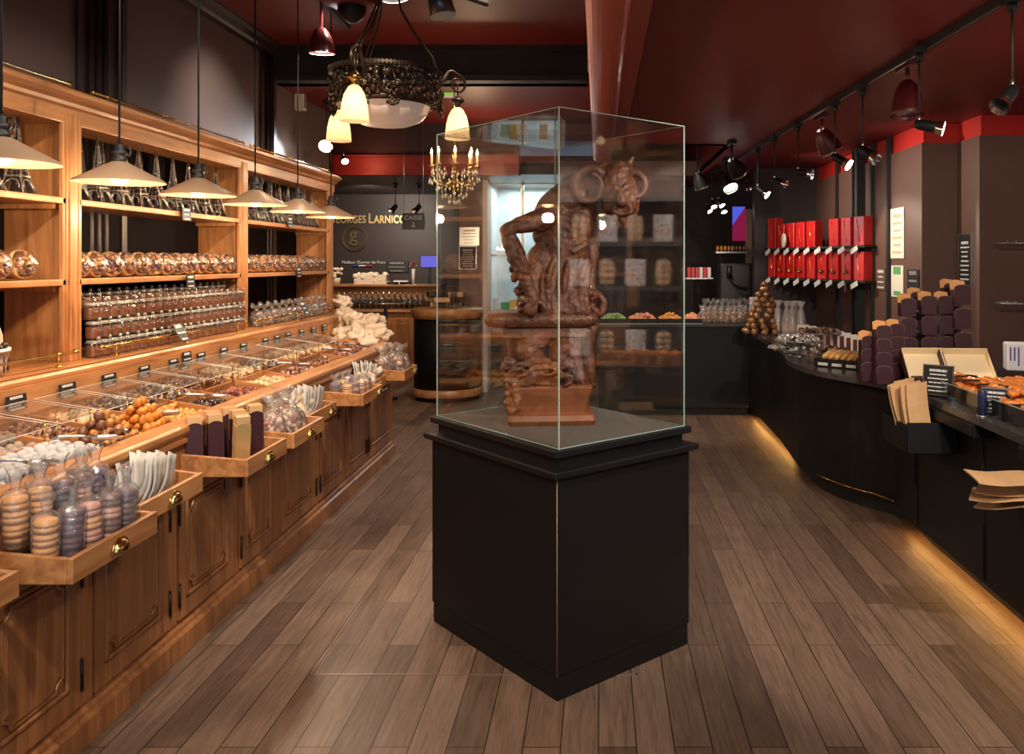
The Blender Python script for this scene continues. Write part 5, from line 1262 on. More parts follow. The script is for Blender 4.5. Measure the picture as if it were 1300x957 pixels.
# ---- wall shelf with red boxes
M['redfoil'] = mat('red_foil_card', (.55, .012, .012), .22, coat=.6, bump=.25, bscale=12)
M['goldfoil'] = mat('gold_ribbon', (.80, .45, .12), .22, 1, bump=.6, bscale=80)
sa, sb_ = Vector((1.86, 9.2, 0)), Vector((2.33, 7.25, 0))
for z, nm in ((1.745, 'upper'), (1.43, 'lower')):
    e = empty('angled_wall_shelf', f'black shelf with white-striped edge carrying red boxes, {nm} one', 'shelf', (sa.x, sa.y, z))
    b = MB(); b.T = Matrix.Translation(-Vector((sa.x, sa.y, z))); o = Vector((.20, .06, 0))
    v = [sa, sb_, sb_ + o, sa + o]; b.prism([(p.x, p.y) for p in v], z - .02, z); b.build('board', M['blackm'], e)
    b = MB(); b.T = Matrix.Translation(-Vector((sa.x, sa.y, z))); dd = (sb_ - sa)
    for i in range(9):
        t = (i + .3) / 9; p = sa + dd * t; b.obox((p.x - .008, p.y, z - .04), (.004, .12, .045), (.35, 0, math.atan2(dd.y, dd.x) - PI / 2))
    b.build('price_strip', M['chalk'], e)
def redbox(bow):
    e = empty('red_gift_box', 'x', 'box', group='red gift boxes on the angled shelves')
    MB().box(-.045, .045, -.082, .082, 0, .26).build('carton', M['redfoil'], e, bevel=.004)
    b = MB()
    if bow:
        b.cyl((-.047, 0, .07), (-.047, 0, .26), .004, n=6)
        for s in (-1, 1): b.tube([(-.05, 0, .07), (-.065, s * .03, .10), (-.06, s * .045, .075), (-.05, 0, .065)], .007, 6)
        b.ell((-.055, 0, .068), .012, n=8, k=6); b.build('gold_bow', M['goldfoil'], e)
    else:
        b.tube([(-.047, -.02, .03), (-.048, .0, .12), (-.047, .03, .24)], .003, 5); b.build('gold_ribbon', M['goldfoil'], e)
    return Proto(e)
rb = [redbox(False), redbox(True)]; dirr = math.atan2((sb_ - sa).y, (sb_ - sa).x) + PI / 2
for zi, (z, n_) in enumerate(((1.745, 9), (1.43, 9))):
    for i in range(n_):
        t = (i + .4) / n_ ; 
        if zi == 0 and i == 5: continue
        p = sa + (sb_ - sa) * t + Vector((.07, .03, 0)); rb[zi if i % 4 else 0].put((p.x, p.y, z), (0, 0, dirr), f'glossy red gift box on the {"lower" if zi else "upper"} angled shelf, {ORD[i]} from the back', scale=(1, 1.25 if i == 0 and zi == 0 else 1, 1.28 if i == 0 and zi == 0 else 1.0))
p = sa + (sb_ - sa) * (2.05 / 9) + Vector((-.0, -.02, 1.745 + .077)); b = MB(); b.cyl((-.02, 0, 0), (0, 0, 0), .075, n=24)
o = b.build('round_box', M['white'], loc=(p.x, p.y, p.z - .0)); tag(o, 'small round white and gold disc box among the upper red boxes', 'box')
# ---- stacked aubergine ballotins
def ballotin():
    e = empty('ballotin_box', 'x', 'box', group='stacked aubergine ballotin boxes')
    w = .047; h = .105; b = MB(); pts = [(-w * .93, 0)] + [(-w, h * .5)] + [(w * math.cos(PI - PI * j / 10) * (1 if j not in (0, 10) else 1), h * .78 + h * .22 * math.sin(PI * j / 10) ** .7) for j in range(11)] + [(w, h * .5), (w * .93, 0)]
    n = len(pts); b.add([(-.045, -p, q) for p, q in pts] + [(-.041, -p, q) for p, q in pts], [(j, (j + 1) % n, n + (j + 1) % n, n + j) for j in range(n)] + [tuple(range(n)), tuple(range(n, 2 * n))]); b.build('front_flap', M['purple'], e, bevel=.0012)
    MB().box(-.041, .04, -w * .93, w * .93, 0, h * .72).build('carton', M['purple'], e, bevel=.002)
    b = MB(); b.tube([(-.046, -p, q) for p, q in pts[1:-1]], .0009, 4); b.build('pale_edge', mat('pale_card_edge', (.35, .22, .2), .5) if 'pe' not in M else M['pe'], e); M['pe'] = bpy.data.materials['pale_card_edge']
    return Proto(e)
def orflap():
    b = MB(); b.add([(0, -.036, 0), (0, .036, 0), (.0, .040, .055), (.0, .016, .068), (0, -.03, .060), (.004, -.036, 0), (.004, .036, 0), (.004, .040, .055), (.004, .016, .068), (.004, -.03, .060)], [(0, 1, 2, 3, 4), (5, 6, 7, 8, 9), (0, 1, 6, 5), (1, 2, 7, 6), (2, 3, 8, 7), (3, 4, 9, 8), (4, 0, 5, 9)])
    return b
bal = ballotin()
cols = [('A', 1101, 4.95, 402, 3, 1.05, -.35), ('B', 1119, 4.85, 405, 4, 1.0, -.35), ('C', 1136, 5.0, 398, 4, .98, -.4), ('D', 1151, 5.15, 378, 4, 1.1, -.45), ('E', 1177, 5.15, 375, 4, 1.1, -.5), ('F', 1198, 5.2, 375, 4, 1.08, -.5), ('G', 1219, 5.15, 361, 4, 1.18, -.5), ('H', 1163, 5.4, 370, 4, 1.1, -.5), ('I', 1205, 5.45, 359, 4, 1.1, -.5)]
cd = ['first and lowest', 'second', 'third', 'fourth', 'fifth', 'sixth', 'tallest, last', 'half-hidden rear left', 'half-hidden rear right']
for ci, (nm, u, Y, vt, n_, s, rz) in enumerate(cols):
    top = EYE - (vt - PY) * Y / F; x = (u - PX) * Y / F; step = (top - ZC - .105 * s) / (n_ - 1)
    if ci < 3: step = min(step, .075)
    for j in range(n_):
        z = ZC + (top - ZC - .105 * s) - step * (n_ - 1 - j) if j else ZC
        z = ZC + step * j
        bal.put((x - .02 * (n_ - 1 - j) * .5, Y - .030 * (n_ - 1 - j), z + .0), (0, 0, PI / 2 + .15 + rz * .5), f'aubergine ballotin box in the {cd[ci]} stepped column, {["bottom", "second tier", "third tier", "top tier"][j] if n_ == 4 else ["bottom", "middle", "top"][j]}', scale=(1, s * .92, s))
    fl = orflap().build('orange_flap', M['orangec'], loc=(x + .005, Y + .045, ZC + step * (n_ - 1) + .062 * s), rot=(0, 0, PI / 2 + rz * .5 + RND.uniform(-.2, .2))); fl.scale = (1, s * 1.05, s)
    tag(fl, f'orange card flap standing up behind the {cd[ci]} ballotin column', 'card flap', 'orange card flaps')
# round seal on the second column
# ---- open cream boxes
for i, (u0, u1, v0, v1, Y) in enumerate([(1143, 1192, 431, 462, 4.75), (1192, 1250, 431, 462, 4.72)]):
    x0 = (u0 - PX) * Y / F; x1 = (u1 - PX) * Y / F; w_ = x1 - x0; h_ = .15
    e = empty('open_gift_box', ['open cream-lined box before the ballotin columns, left of the pair', 'larger open cream-lined box, right of the pair'][i], 'box', ((x0 + x1) / 2, Y - .05, ZC + .105), rot=(.78, 0, -.06), group='open cream-lined boxes')
    b = MB(); t = .004; hh = .13; dp = .045
    b.box(-w_ / 2, w_ / 2, -hh, hh * .7, 0, t); b.box(-w_ / 2, w_ / 2, hh * .7 - t, hh * .7, 0, dp + .01); b.box(-w_ / 2, -w_ / 2 + t, -hh, hh * .7, 0, dp); b.box(w_ / 2 - t, w_ / 2, -hh, hh * .7, 0, dp); b.box(-w_ / 2, w_ / 2, -hh, -hh + t, 0, dp)
    b.build('cream_lining', M['cream'], e, bevel=.001)
    b = MB(); g_ = .0015; b.box(-w_ / 2 - g_ - t, -w_ / 2 - g_, -hh, hh * .7, -.002, dp - .002); b.box(w_ / 2 + g_, w_ / 2 + g_ + t, -hh, hh * .7, -.002, dp - .002); b.box(-w_ / 2 - t, w_ / 2 + t, -hh - t - g_, -hh - g_, -.002, dp - .002)
    b.build('aubergine_outside', M['purple'], e)
def pbox(label, u, v, Y, w_, d_, h_, rz, z=None):
    p = pt(u, v, Y); e = empty('aubergine_gift_box', label, 'box', (p.x, p.y, z if z is not None else ZC), rz)
    MB().box(-w_ / 2, w_ / 2, -d_ / 2, d_ / 2, 0, h_ * .55).build('base', M['purple'], e, bevel=.002)
    MB().box(-w_ / 2 - .003, w_ / 2 + .003, -d_ / 2 - .003, d_ / 2 + .003, h_ * .5, h_).build('lid', M['purple'], e, bevel=.003)
pbox('closed aubergine gift box lying before the open cream boxes', 1188, 470, 4.40, .22, .10, .085, -.05)
pbox('flat dark aubergine box at the right below the open boxes', 1228, 470, 4.42, .20, .10, .05, -.02)
# ---- white cake carton at the right edge
p = ptZ(1297, 474, .93); e = empty('white_cake_carton', 'white window carton of glazed cakes at the right picture edge', 'carton', (p.x + .03, p.y, ZC + .05), -.25)
MB().box(-.12, .12, -.06, .06, 0, .165).build('carton', mat('white_gloss_card', (.78, .76, .78), .3), e, bevel=.01)
b = MB()
for i in range(3): b.box(-.105 + i * .022, -.097 + i * .022, -.0615, -.06, .03 + .03 * (i < 2), .14)
b.build('purple_stripes', mat('violet_print', (.08, .04, .2), .4), e)
b = MB()
for i in range(2): b.ell((-.005 + .0, -.062, .045 + .055 * i), (.024, .012, .026), n=10, k=8); b.ell((.05, -.062, .045 + .055 * i), (.024, .012, .026), n=10, k=8)
b.build('glazed_cakes', mat('glazed_cake', (.45, .13, .03), .3, coat=.5), e)
# ---- trays of orange pastries
M['praline'] = mat('orange_glazed_pastry', (.72, .22, .04), .3, coat=.45, bump=.4, bscale=50, var=.25, vscale=20)
def traybox(b, x0, x1, y0, y1, z0, h, t=.008):
    b.box(x0, x1, y0, y1, z0, z0 + .006); b.box(x0, x0 + t, y0, y1, z0, z0 + h); b.box(x1 - t, x1, y0, y1, z0, z0 + h); b.box(x0 + t, x1 - t, y0, y0 + t, z0, z0 + h); b.box(x0 + t, x1 - t, y1 - t, y1, z0, z0 + h); return b
TR = [(1.78, 2.34, 3.62, 4.36, 'far'), (1.78, 2.40, 2.80, 3.56, 'near')]
for x0, x1, y0, y1, nm in TR:
    e = empty('pastry_tray', f'black tray of orange glazed pastries on the right counter, the {nm} one of two', 'tray', ((x0 + x1) / 2, (y0 + y1) / 2, ZC))
    w_, d_ = (x1 - x0) / 2, (y1 - y0) / 2
    traybox(MB(), -w_, w_, -d_, d_, 0, .075).build('tray', M['black'], e, bevel=.002)
    b = MB(); b.box(-w_ - .02, -w_ - .016, -d_, d_, .0, .085); b.build('glass_guard', M['glass'], e); b = MB(); b.box(-w_ - .021, -w_ - .015, -d_, d_, .083, .087); b.build('guard_edge', M['gedge'], e)
    heap('glazed_pastry', f'orange glazed pastry heaped in the {nm} black tray', f'orange pastries in the {nm} tray', 'pastry', [nug('glazed_pastry', M['praline'], .028, .4, (1.2, .85, .55), s) for s in (31, 32, 33)], x0 + .02, x1 - .02, y0 + .02, y1 - .02, 150, .027, .05, 50, zf=lambda x: ZC + .045 + (x - 1.78) * .05, flatrot=True)
for i, (u, v) in enumerate([(1225, 478), (1270, 490), (1235, 484)]):
    Z = ZC + .12; p = ptZ(u, v, Z); e = empty('serving_tongs', f'dark metal tongs lying on the orange pastries, {ORD[i]} from the left', 'tongs', p, [.5, -.4, .2][i], group='tongs on the pastries')
    b = MB()
    for s in (-1, 1): b.tube([(-.10, 0, 0), (-.05, s * .010, .006), (.02, s * .016, .004), (.07, s * .012, -.004)], [.0035, .0035, .0035, .008], 8)
    b.build('arms', M['iron'], e)
# signs on posts
p = ptZ(1191, 503, .905); card('product_sign', 'black framed product sign standing by the aubergine gift box', (p.x, p.y, ZC + .088), (-.12, 0, -.75), .145, .145, 6, None, .004, 'sign', True, 71, title=True, cat='sign')
p = ptZ(1265, 527, .905); card('product_sign', 'small black product sign beside the dark blue post on the counter edge', (p.x, p.y, ZC + .072), (-.1, 0, -.6), .115, .10, 5, None, .004, 'sign', True, 72, cat='sign')
p = ptZ(1247, 527, .905); e = empty('sign_post', 'short dark blue cylinder post on the near counter edge', 'post', (p.x, p.y, ZC)); MB().lathe([(.02, 0), (.02, .115), (.018, .12), (.001, .12)], n=18).build('tube', mat('navy_post', (.015, .02, .06), .3), e); MB().lathe([(.026, 0), (.026, .006), (.001, .006)], n=18).build('foot', M['steel'], e)
# black paper-bag holders on the counter front, kraft bags
def kbag(w_=.13, h_=.30):
    b = MB(); t = .004; n = 7; vs = []
    for i in range(n + 1):
        for j in range(4): vs.append((.006 * math.sin(i * .9) + (.002 if j % 3 else 0), (j / 3 - .5) * w_, i / n * h_))
    b.add(vs, [(i * 4 + j, i * 4 + j + 1, (i + 1) * 4 + j + 1, (i + 1) * 4 + j) for i in range(n) for j in range(3)]); o = b.build('kraft_bag', M['kraft']); s = o.modifiers.new('solid', 'SOLIDIFY'); s.thickness = .006; tag(o, 'x', 'paper bag'); return Proto(o)
kb_ = kbag()
def holder(label, x, y, z0, w_, h_, d_):
    e = empty('bag_holder', label, 'bag holder', (x, y, z0)); b = MB(); t = .006
    b.box(-d_, 0, -w_ / 2, w_ / 2, 0, t); b.box(-d_, -d_ + t, -w_ / 2, w_ / 2, 0, h_ * .85); b.box(-t, 0, -w_ / 2, w_ / 2, 0, h_); b.box(-d_, 0, -w_ / 2, -w_ / 2 + t, 0, h_ * .92); b.box(-d_, 0, w_ / 2 - t, w_ / 2, 0, h_ * .92); b.build('box', M['black'], e, bevel=.002)
holder('black bag holder fixed to the counter front, full of upright kraft bags', 1.790, 4.30, .64, .36, .17, .255)
p_ = [(-.03, .02, 0), (-.045, .05, .05), (-.06, .03, -.04), (-.04, -.01, .1), (-.07, -.03, -.1), (-.055, .08, .02)]
for i, (dx, dy, tx) in enumerate(p_):
    kb_.put((1.635 + dx * .25, 4.17 + .035 * i, .655), (.10 + abs(tx) * 1.6, .04 * (i % 3), -1.25), f'brown kraft bag standing in the far bag holder, {ORD[i]} of six', 'kraft bags standing in the far holder', scale=(1, .95, 1.12))
holder('black bag holder at the right picture edge with splayed kraft bags', 1.785, 3.12, .56, .30, .20, .12)
for i, (u, v, tx, ty, tz) in enumerate([(1300, 604, 0, -1.30, -.15), (1300, 622, 0, -1.42, -.5), (1305, 628, 0, -1.50, -.7), (1302, 616, 0, -1.36, -.55)]):
    p = pt(u, v, 3.12 + .02 * i); kb_.put((p.x + .10, p.y - .02 * i, p.z - .02), (tx, ty - .25, tz + PI * 0), f'kraft bag jutting sideways over the aisle at the right edge, {ORD[i]} of four', 'splayed kraft bags at the right edge', scale=(1, 1.5, .95))
kb_.put((1.72, 3.0, .70), (.1, -.1, -.9), 'kraft bag standing upright at the right edge under the pastries', scale=(1, 1, .9))
# ---- back-left of counter: pastry tray, domes, cartons row, bottles, golden pyramid
e = empty('viennoiserie_tray', 'black tray of folded golden pastries on the bulging counter', 'tray', (1.69, 5.48, ZC), -.75)
traybox(MB(), -.22, .22, -.13, .13, 0, .055).build('tray', M['black'], e, bevel=.002)
b = MB()
for i in range(4): b.box(-.19 + .10 * i, -.12 + .10 * i, -.1315, -.13, .012, .03)
b.build('price_strip', M['chalk'], e)
M['gpast'] = islandmat('golden_pastry', [(.72, .36, .10), (.80, .50, .20), (.55, .22, .06)], .35, .5)
for i in range(8):
    a = -.75; lx = -.17 + .045 * i; X = 1.69 + lx * math.cos(a); Y = 5.48 + lx * math.sin(a); b = MB()
    b.ell((0, 0, 0), (.024, .12, .046), n=14, k=10, amp=.2, seed=i); o = b.build('folded_pastry', mat('golden_pastry_skin', (.74, .40, .13), .32, coat=.4, var=.35, vscale=14) if i == 0 else bpy.data.materials['golden_pastry_skin'], loc=(X, Y, ZC + .068), rot=(0, .6, a + .1)); tag(o, f'folded golden pastry leaning in the counter tray, {ORD[i]} from the left', 'pastry', 'folded pastries in the tray')
M['silver'] = mat('silver_paper', (.62, .60, .56), .25, .6, bump=.8, bscale=40)
def plate_(label, x, y, z, r_, m_, dome=False, group=None):
    e = empty('round_platter', label, 'platter', (x, y, z), group=group); MB().lathe([(.001, 0), (r_ * .5, 0), (r_ * .95, .012), (r_, .018), (r_ * .97, .02), (r_ * .5, .008), (.001, .008)], n=32).build('plate', M['steel'], e)
    b = MB(); rd = random.Random(int(x * 100) + int(z * 1000)); lumps(b, 60, lambda r: ((lambda a, q: (q * math.cos(a), q * math.sin(a), .015 + r.uniform(0, .022)))(r.uniform(0, 6.28), r_ * .85 * math.sqrt(r.random()))), .012, .026, int(x * 77)); b.build('foil_sweets', m_, e)
for i, (u, v, Y, r_, z) in enumerate([(1003, 0, 6.25, .17, ZC + .0), (1014, 0, 6.15, .18, ZC + .10), (1040, 0, 6.35, .17, ZC + .14), (1050, 0, 6.0, .15, ZC)]):
    x = (u - PX) * Y / F
    e = empty('cake_stand', f'steel cake stand of silver-wrapped sweets, {ORD[i]} from the left', 'cake stand', (x, Y, z if i in (0, 3) else ZC), group='cake stands of silver-wrapped sweets')
    hh = .03 if i in (0, 3) else z - ZC
    MB().lathe([(.06, 0), (.05, .006), (.012, .012), (.012, hh), (r_ * .6, hh + .004), (r_, hh + .016), (r_ * .98, hh + .02), (.001, hh + .01)], n=28).build('stand', M['steel'], e)
    b = MB(); lumps(b, 70, lambda r: ((lambda a, q: (q * math.cos(a), q * math.sin(a), hh + .02 + r.uniform(0, .035) * (1 - q / r_ * .7)))(r.uniform(0, 6.28), r_ * .85 * math.sqrt(r.random()))), .014, .028, i + 60); b.build('wrapped_sweets', [M['silver'], M['silver'], M['choc'], M['greyg']][i], e)
def wcart():
    e = empty('window_carton', 'x', 'carton', group='white window cartons in a row'); MB().box(-.05, .05, -.03, .03, 0, .15).build('carton', M['white'], e, bevel=.004)
    b = MB(); b.box(-.035, -.005, -.0312, -.03, .02, .13); b.box(.008, .014, -.0312, -.03, .03, .12); b.box(.022, .028, -.0312, -.03, .03, .12); b.build('print', M['redbr'], e); return Proto(e)
wc = wcart()
for i in range(10):
    u = 1020 + 8.6 * i; Y = 7.2 - .14 * i; wc.put(((u - PX) * Y / F, Y, ZC), (0, 0, -.25), f'white brown-windowed carton in the row below the red boxes, {ORD[i]} from back')
def bottle():
    e = empty('wrapped_bottle', 'x', 'bottle', group='cellophane-wrapped bottles'); MB().lathe([(.001, 0), (.04, 0), (.042, .02), (.04, .16), (.018, .22), (.015, .27), (.019, .28), (.001, .285)], n=16).build('bottle', mat('cocoa_liquid', (.12, .05, .04), .2, coat=.6), e)
    MB().lathe([(.046, 0), (.05, .12), (.03, .24), (.016, .27), (.04, .33)], n=16, wob=lambda a, z: .08 * math.sin(a * 5 + z * 30), caps=False).build('film', M['cellow'], e)
    b = MB(); b.lathe([(.0428, .05), (.0428, .12)], n=16, caps=False); b.build('label_paper', M['kraft'], e); return Proto(e)
bt = bottle()
for i, (u, Y) in enumerate([(988, 7.9), (999, 7.75), (1006, 7.7), (1011, 7.8), (1017, 7.65)]): bt.put(((u - PX) * Y / F, Y, ZC), (0, 0, i), f'cellophane-wrapped bottle beside the golden pyramid, {ORD[i]} of five from the left')
# golden pyramid of bagged sweets
M['goldbag'] = mat('gold_bagged_sweets', (.34, .17, .07), .22, .45, coat=.8, bump=1, bscale=60)
def gball():
    o = MB().ell((0, 0, 0), (.031, .031, .030), n=12, k=8, amp=.35, fr=3, seed=4).build('golden_bundle', M['goldbag']); tag(o, 'x', 'bundle'); return Proto(o)
gb_ = gball(); px = (970 - PX) * 8.0 / F
for lay, nn in enumerate((11, 9, 8, 7, 6, 5, 4, 3, 2, 1)):
    for j in range(nn):
        a = 2 * PI * j / nn + lay; q = .0175 * nn / 1.05 if nn > 1 else 0
        gb_.put((px + q * math.cos(a), 8.0 + q * math.sin(a), ZC + .030 + .050 * lay), (a, lay, j), f'golden wrapped bundle in the {ORD[lay]} tier up of the pyramid', 'golden bundles of the pyramid')
p = pt(958, 368, 8.15); e = card('pink_frame_card', 'pink-edged card behind the golden pyramid', (p.x, p.y, ZC + .24), (0, 0, -.1), .10, .22, 2, None, .004, 'floral', False, 5, cat='card')
# rear counter: heaps of coloured sweets on trays
M['gsw'] = mat('pistachio_green', (.22, .36, .12), .5); M['psw'] = mat('salmon_pink', (.72, .30, .17), .45); M['osw'] = mat('amber_orange', (.80, .36, .07), .4, coat=.2); M['tsw'] = mat('tan_sweet', (.5, .3, .16), .5)
for i, (u0, u1, mt_, nm) in enumerate([(762, 797, 'gsw', 'pistachio green'), (797, 835, 'psw', 'salmon pink'), (835, 868, 'osw', 'amber orange'), (868, 892, 'psw', 'coral')]):
    x0, x1 = (u0 - PX) * 8.8 / F + .0, (u1 - PX) * 8.8 / F - .01
    e = empty('sweet_tray', f'black tray holding {nm} sweets on the rear counter', 'tray', ((x0 + x1) / 2, 8.83, .95), group='black sweet trays on the rear counter'); traybox(MB(), (x0 - x1) / 2, (x1 - x0) / 2, -.15, .15, 0, .05).build('tray', M['black'], e)
    pr_ = Proto(nug('coloured_sweet', M[mt_], .021, .3, (1, 1, .7), 40 + i)); rd = random.Random(i)
    for q_ in range(95):
        fx, fy = rd.uniform(-1, 1), rd.uniform(-1, 1); hh = .075 * max(0, 1 - fx * fx * .75) * max(0, 1 - fy * fy * .7)
        pr_.put(((x0 + x1) / 2 + fx * ((x1 - x0) / 2 - .02), 8.83 + fy * .12, .972 + hh * rd.uniform(.35, 1)), (rd.uniform(0, 6), rd.uniform(0, 6), 0), f'{nm} sweet heaped in a black tray on the rear counter', f'{nm} sweets')
ab = [Proto(cbag('amber_bag', 'x', 'bag', 'x', s, .05, .045, .15, 'ambb', 36)) for s in (31, 32)] if M.setdefault('ambb', islandmat('amber_brown_sweets', [(.55, .22, .06), (.30, .11, .04), (.70, .38, .14), (.12, .05, .03)], .4)) else None
for i in range(16):
    u = 893 + 7.6 * (i % 8); Y = 8.72 if i < 8 else 8.9; ab[i % 2].put(((u - PX) * Y / F, Y, .95 if i < 8 else .95), (RND.uniform(-.1, .1), RND.uniform(-.1, .1), i), f'tied bag of amber sweets on the rear counter, {ORD[i % 8]} in the {"front" if i < 8 else "back"} row', 'bags of amber sweets on the rear counter', scale=(1, 1, 1.05 if i < 8 else 1.35))
# ================================================================== back of the shop
# lettering and emblem on the back wall
SG = empty('shop_name_lettering', 'gold raised letters of the shop name on the dark back wall', 'lettering', (-3.99, 12.29, 2.24))
YB = 12.27
z = EYE - (283 - PY) * YB / F; x0 = (415.5 - PX) * YB / F; sx_ = .74
for tx, u, s in (('G', 416, .205), ('EORGES', 426.5, .160), ('L', 467.5, .205), ('ARNICOL', 474.8, .160)):
    textobj('letters', tx, s, M['gold'], SG, ((u - PX) * YB / F + 3.99, YB - 12.29, z - 2.24), ext=.006, sx=sx_, bold=.003, space=1.06)
E_ = pt(450, 303, YB); eb = empty('round_emblem', 'dull gold ring emblem with a letter g on the back wall', 'emblem', E_)
b = MB(); b.tube([(.178 * math.cos(a), 0, .178 * math.sin(a)) for a in [2 * PI * j / 40 for j in range(40)]], .008, 6, closed=True); b.build('outer_ring', M['dullgold'], eb)
b = MB(); b.tube([(.155 * math.cos(a), 0, .155 * math.sin(a)) for a in [PI * .25 + 1.6 * PI * j / 36 for j in range(37)]], .004, 5); b.build('inner_ring', M['dullgold'], eb)
textobj('letter', 'g', .30, M['dullgold'], eb, (-.075, -.005, -.03), ext=.004, bold=.002)
p = pt(434, 334.5, YB); mo = empty('honour_line', 'small white line of print with a tricolour underline below the emblem', 'lettering', p)
textobj('words', 'Meilleur Ouvrier de France', .062, M['chalk'], mo, (0, 0, 0), ext=.001)
for i, c in enumerate(((.02, .05, .3), (.7, .7, .7), (.5, .02, .02))): MB().box(.15 + .1 * i, .25 + .1 * i, -.004, 0, -.04, -.022).build('tricolour_bar', mat('tricolour_%s' % ['blue', 'white', 'red'][i], c, .5), mo)
p = pt(497, 336, YB); card('dim_notice', 'dim grey lines of print right of the emblem on the back wall', (p.x + .08, p.y, p.z - .03), (0, 0, 0), .34, .16, 3, None, .003, 'sign', False, 91, cat='notice', pm='greyp')
# hanging CAISSE board
p = pt(525, 281, 8.6); cs = empty('hanging_till_sign', 'black hanging board with grey letters reading caisse above an arrow', 'sign', p)
MB().box(-.118, .118, -.008, .008, -.085, .085).build('board', M['sign'], cs)
textobj('letters', 'CAISSE', .062, mat('grey_letters', (.32, .32, .30), .5), cs, (0, -.010, .018), ext=.001, align='CENTER')
b = MB(); b.box(-.004, .004, -.011, -.009, -.06, -.005); b.obox((-.010, -.010, -.048), (.026, .002, .007), (0, -.8, 0)); b.obox((.010, -.010, -.048), (.026, .002, .007), (0, .8, 0)); b.build('arrow', bpy.data.materials['grey_letters'], cs)
b = MB()
for s in (-.1, .1): b.cyl((s, 0, .085), (s, 0, ZB - p.z), .002, n=5)
b.build('hanging_wire', M['steel'], cs)
for i, u in enumerate((502, 532)):
    spot(f'small black spot lamp hanging over the till sign, {["left", "right"][i]} one of the pair', u, 259, 9.0 if 0 else 10.2, 2.6, (-.6, .3, -.6), False, 0, r=.04, ln=.08, group='black spots over the till sign')
# wooden till counter
tc_ = empty('till_counter', 'panelled wooden till counter with a raised rear ledge at the back left', 'counter', (-3.0, 11.2, 0))
def bp_(mb, nm, mt, par=None, bevel=0):
    mb2 = mb
    for i, v in enumerate(mb2.v): mb2.v[i] = v - Vector((-3.0, 11.2, 0))
    return mb2.build(nm, mt, par or tc_, bevel=bevel)
b = MB(); b.box(-3.75, -2.20, 11.0, 11.5, 0, .93); bp_(b, 'body', M['pine_dk'])
for i in range(4):
    x = -3.55 + .36 * i; b = MB(); b.box(x, x + .30, 10.985, 11.0, .12, .84); b.box(x + .05, x + .25, 10.975, 10.985, .18, .78); bp_(b, 'panel', M['pine_dk'], bevel=.004)
b = MB(); b.box(-3.8, -2.2, 10.95, 11.35, .93, .965); bp_(b, 'lower_shelf', M['pineX'], bevel=.004)
b = MB(); b.box(-3.8, -2.2, 11.3, 11.36, .965, 1.26); b.box(-3.8, -2.16, 11.2, 11.7, 1.26, 1.29); bp_(b, 'raised_ledge', M['pineX'], bevel=.004)
b = MB(); b.cyl((-3.7, 10.99, 1.04), (-2.25, 10.99, 1.04), .008, n=8)
for i in range(4): b.cyl((-3.6 + .42 * i, 10.99, .965), (-3.6 + .42 * i, 10.99, 1.04), .006, n=6)
bp_(b, 'brass_rail', M['brass'])
def sb2():
    e = empty('silver_topped_flask', 'x', 'flask', group='silver-topped flasks on the till shelf'); MB().lathe([(.001, 0), (.028, 0), (.03, .07), (.012, .11), (.001, .11)], n=10).build('flask', mat('dark_flask', (.05, .035, .03), .15, coat=1), e); MB().ell((0, 0, .13), (.016, .016, .022), n=8, k=6).build('stopper', M['steel'], e); return Proto(e)
fl = sb2()
for r_ in range(2):
    for i in range(17):
        x = -3.52 + .076 * i; fl.put((x, 11.10 + .10 * r_, .965 + .07 * r_ * 0 ), (0, 0, 0), f'silver-stoppered dark flask, {["front", "rear"][r_]} row on the till shelf, {ORD[i]} from left', scale=(1, 1, 1 + .5 * r_))
def onledge(name, label, cat, mb, mt, u, dz=0, Y=11.4, rz=0, z=1.29):
    o = mb.build(name, mt, loc=((u - PX) * Y / F, Y, z + dz), rot=(0, 0, rz)); tag(o, label, cat); return o
b = MB(); lumps(b, 40, lambda r: (r.uniform(-.2, .2), r.uniform(-.08, .08), r.uniform(.03, .14)), .04, .06, 3); b.box(-.22, .22, -.09, .09, 0, .13)
o = onledge('packed_bag_stack', 'pale stack of filled paper packets on the till ledge', 'packets', b, M['crin'], 472)
for i, (u, w_, h_) in enumerate([(486, .10, .035), (500, .08, .03), (510, .10, .05), (517, .09, .03)]): onledge('till_leaflet_box', f'low tray of papers on the till ledge, {ORD[i]} from the pale packets', 'tray', MB().box(-w_, w_, -.06, .06, 0, h_), M['white'] if i % 2 == 0 else M['charcoal'], u)
b = MB(); b.lathe([(.05, 0), (.06, .08), (.055, .085), (.001, .08)], n=12); lumps(b, 26, lambda r: (r.uniform(-.07, .07), r.uniform(-.06, .06), r.uniform(.10, .22)), .018, .035, 6); onledge('wrapped_basket', 'small cellophane-topped basket where the wooden shelving meets the till ledge', 'basket', b, M['crin'], 427)
e = empty('till_screen', 'till monitor showing a plain blue screen', 'monitor', pt(545, 332, 11.6)); MB().box(-.13, .13, 0, .03, -.09, .09).build('housing', M['blackm'], e, bevel=.004); MB().box(-.118, .118, -.003, 0, -.078, .078).build('screen', emis('blue_screen', (.10, .09, .42), 1.6), e); MB().box(-.02, .02, .01, .03, -.35, -.09).build('stand', M['blackm'], e)
e = empty('flower_tube', 'tall white tube vase with small red flowers left of the till screen', 'vase', ((525 - PX) * 11.3 / F, 11.3, 1.29)); MB().lathe([(.02, 0), (.025, .21), (.02, .21), (.001, .02)], n=12).build('tube', M['white'], e); b = MB(); lumps(b, 16, lambda r: (r.uniform(-.05, .05), r.uniform(-.03, .03), r.uniform(.23, .33)), .012, .022, 8); b.build('flowers', M['redbr'], e)
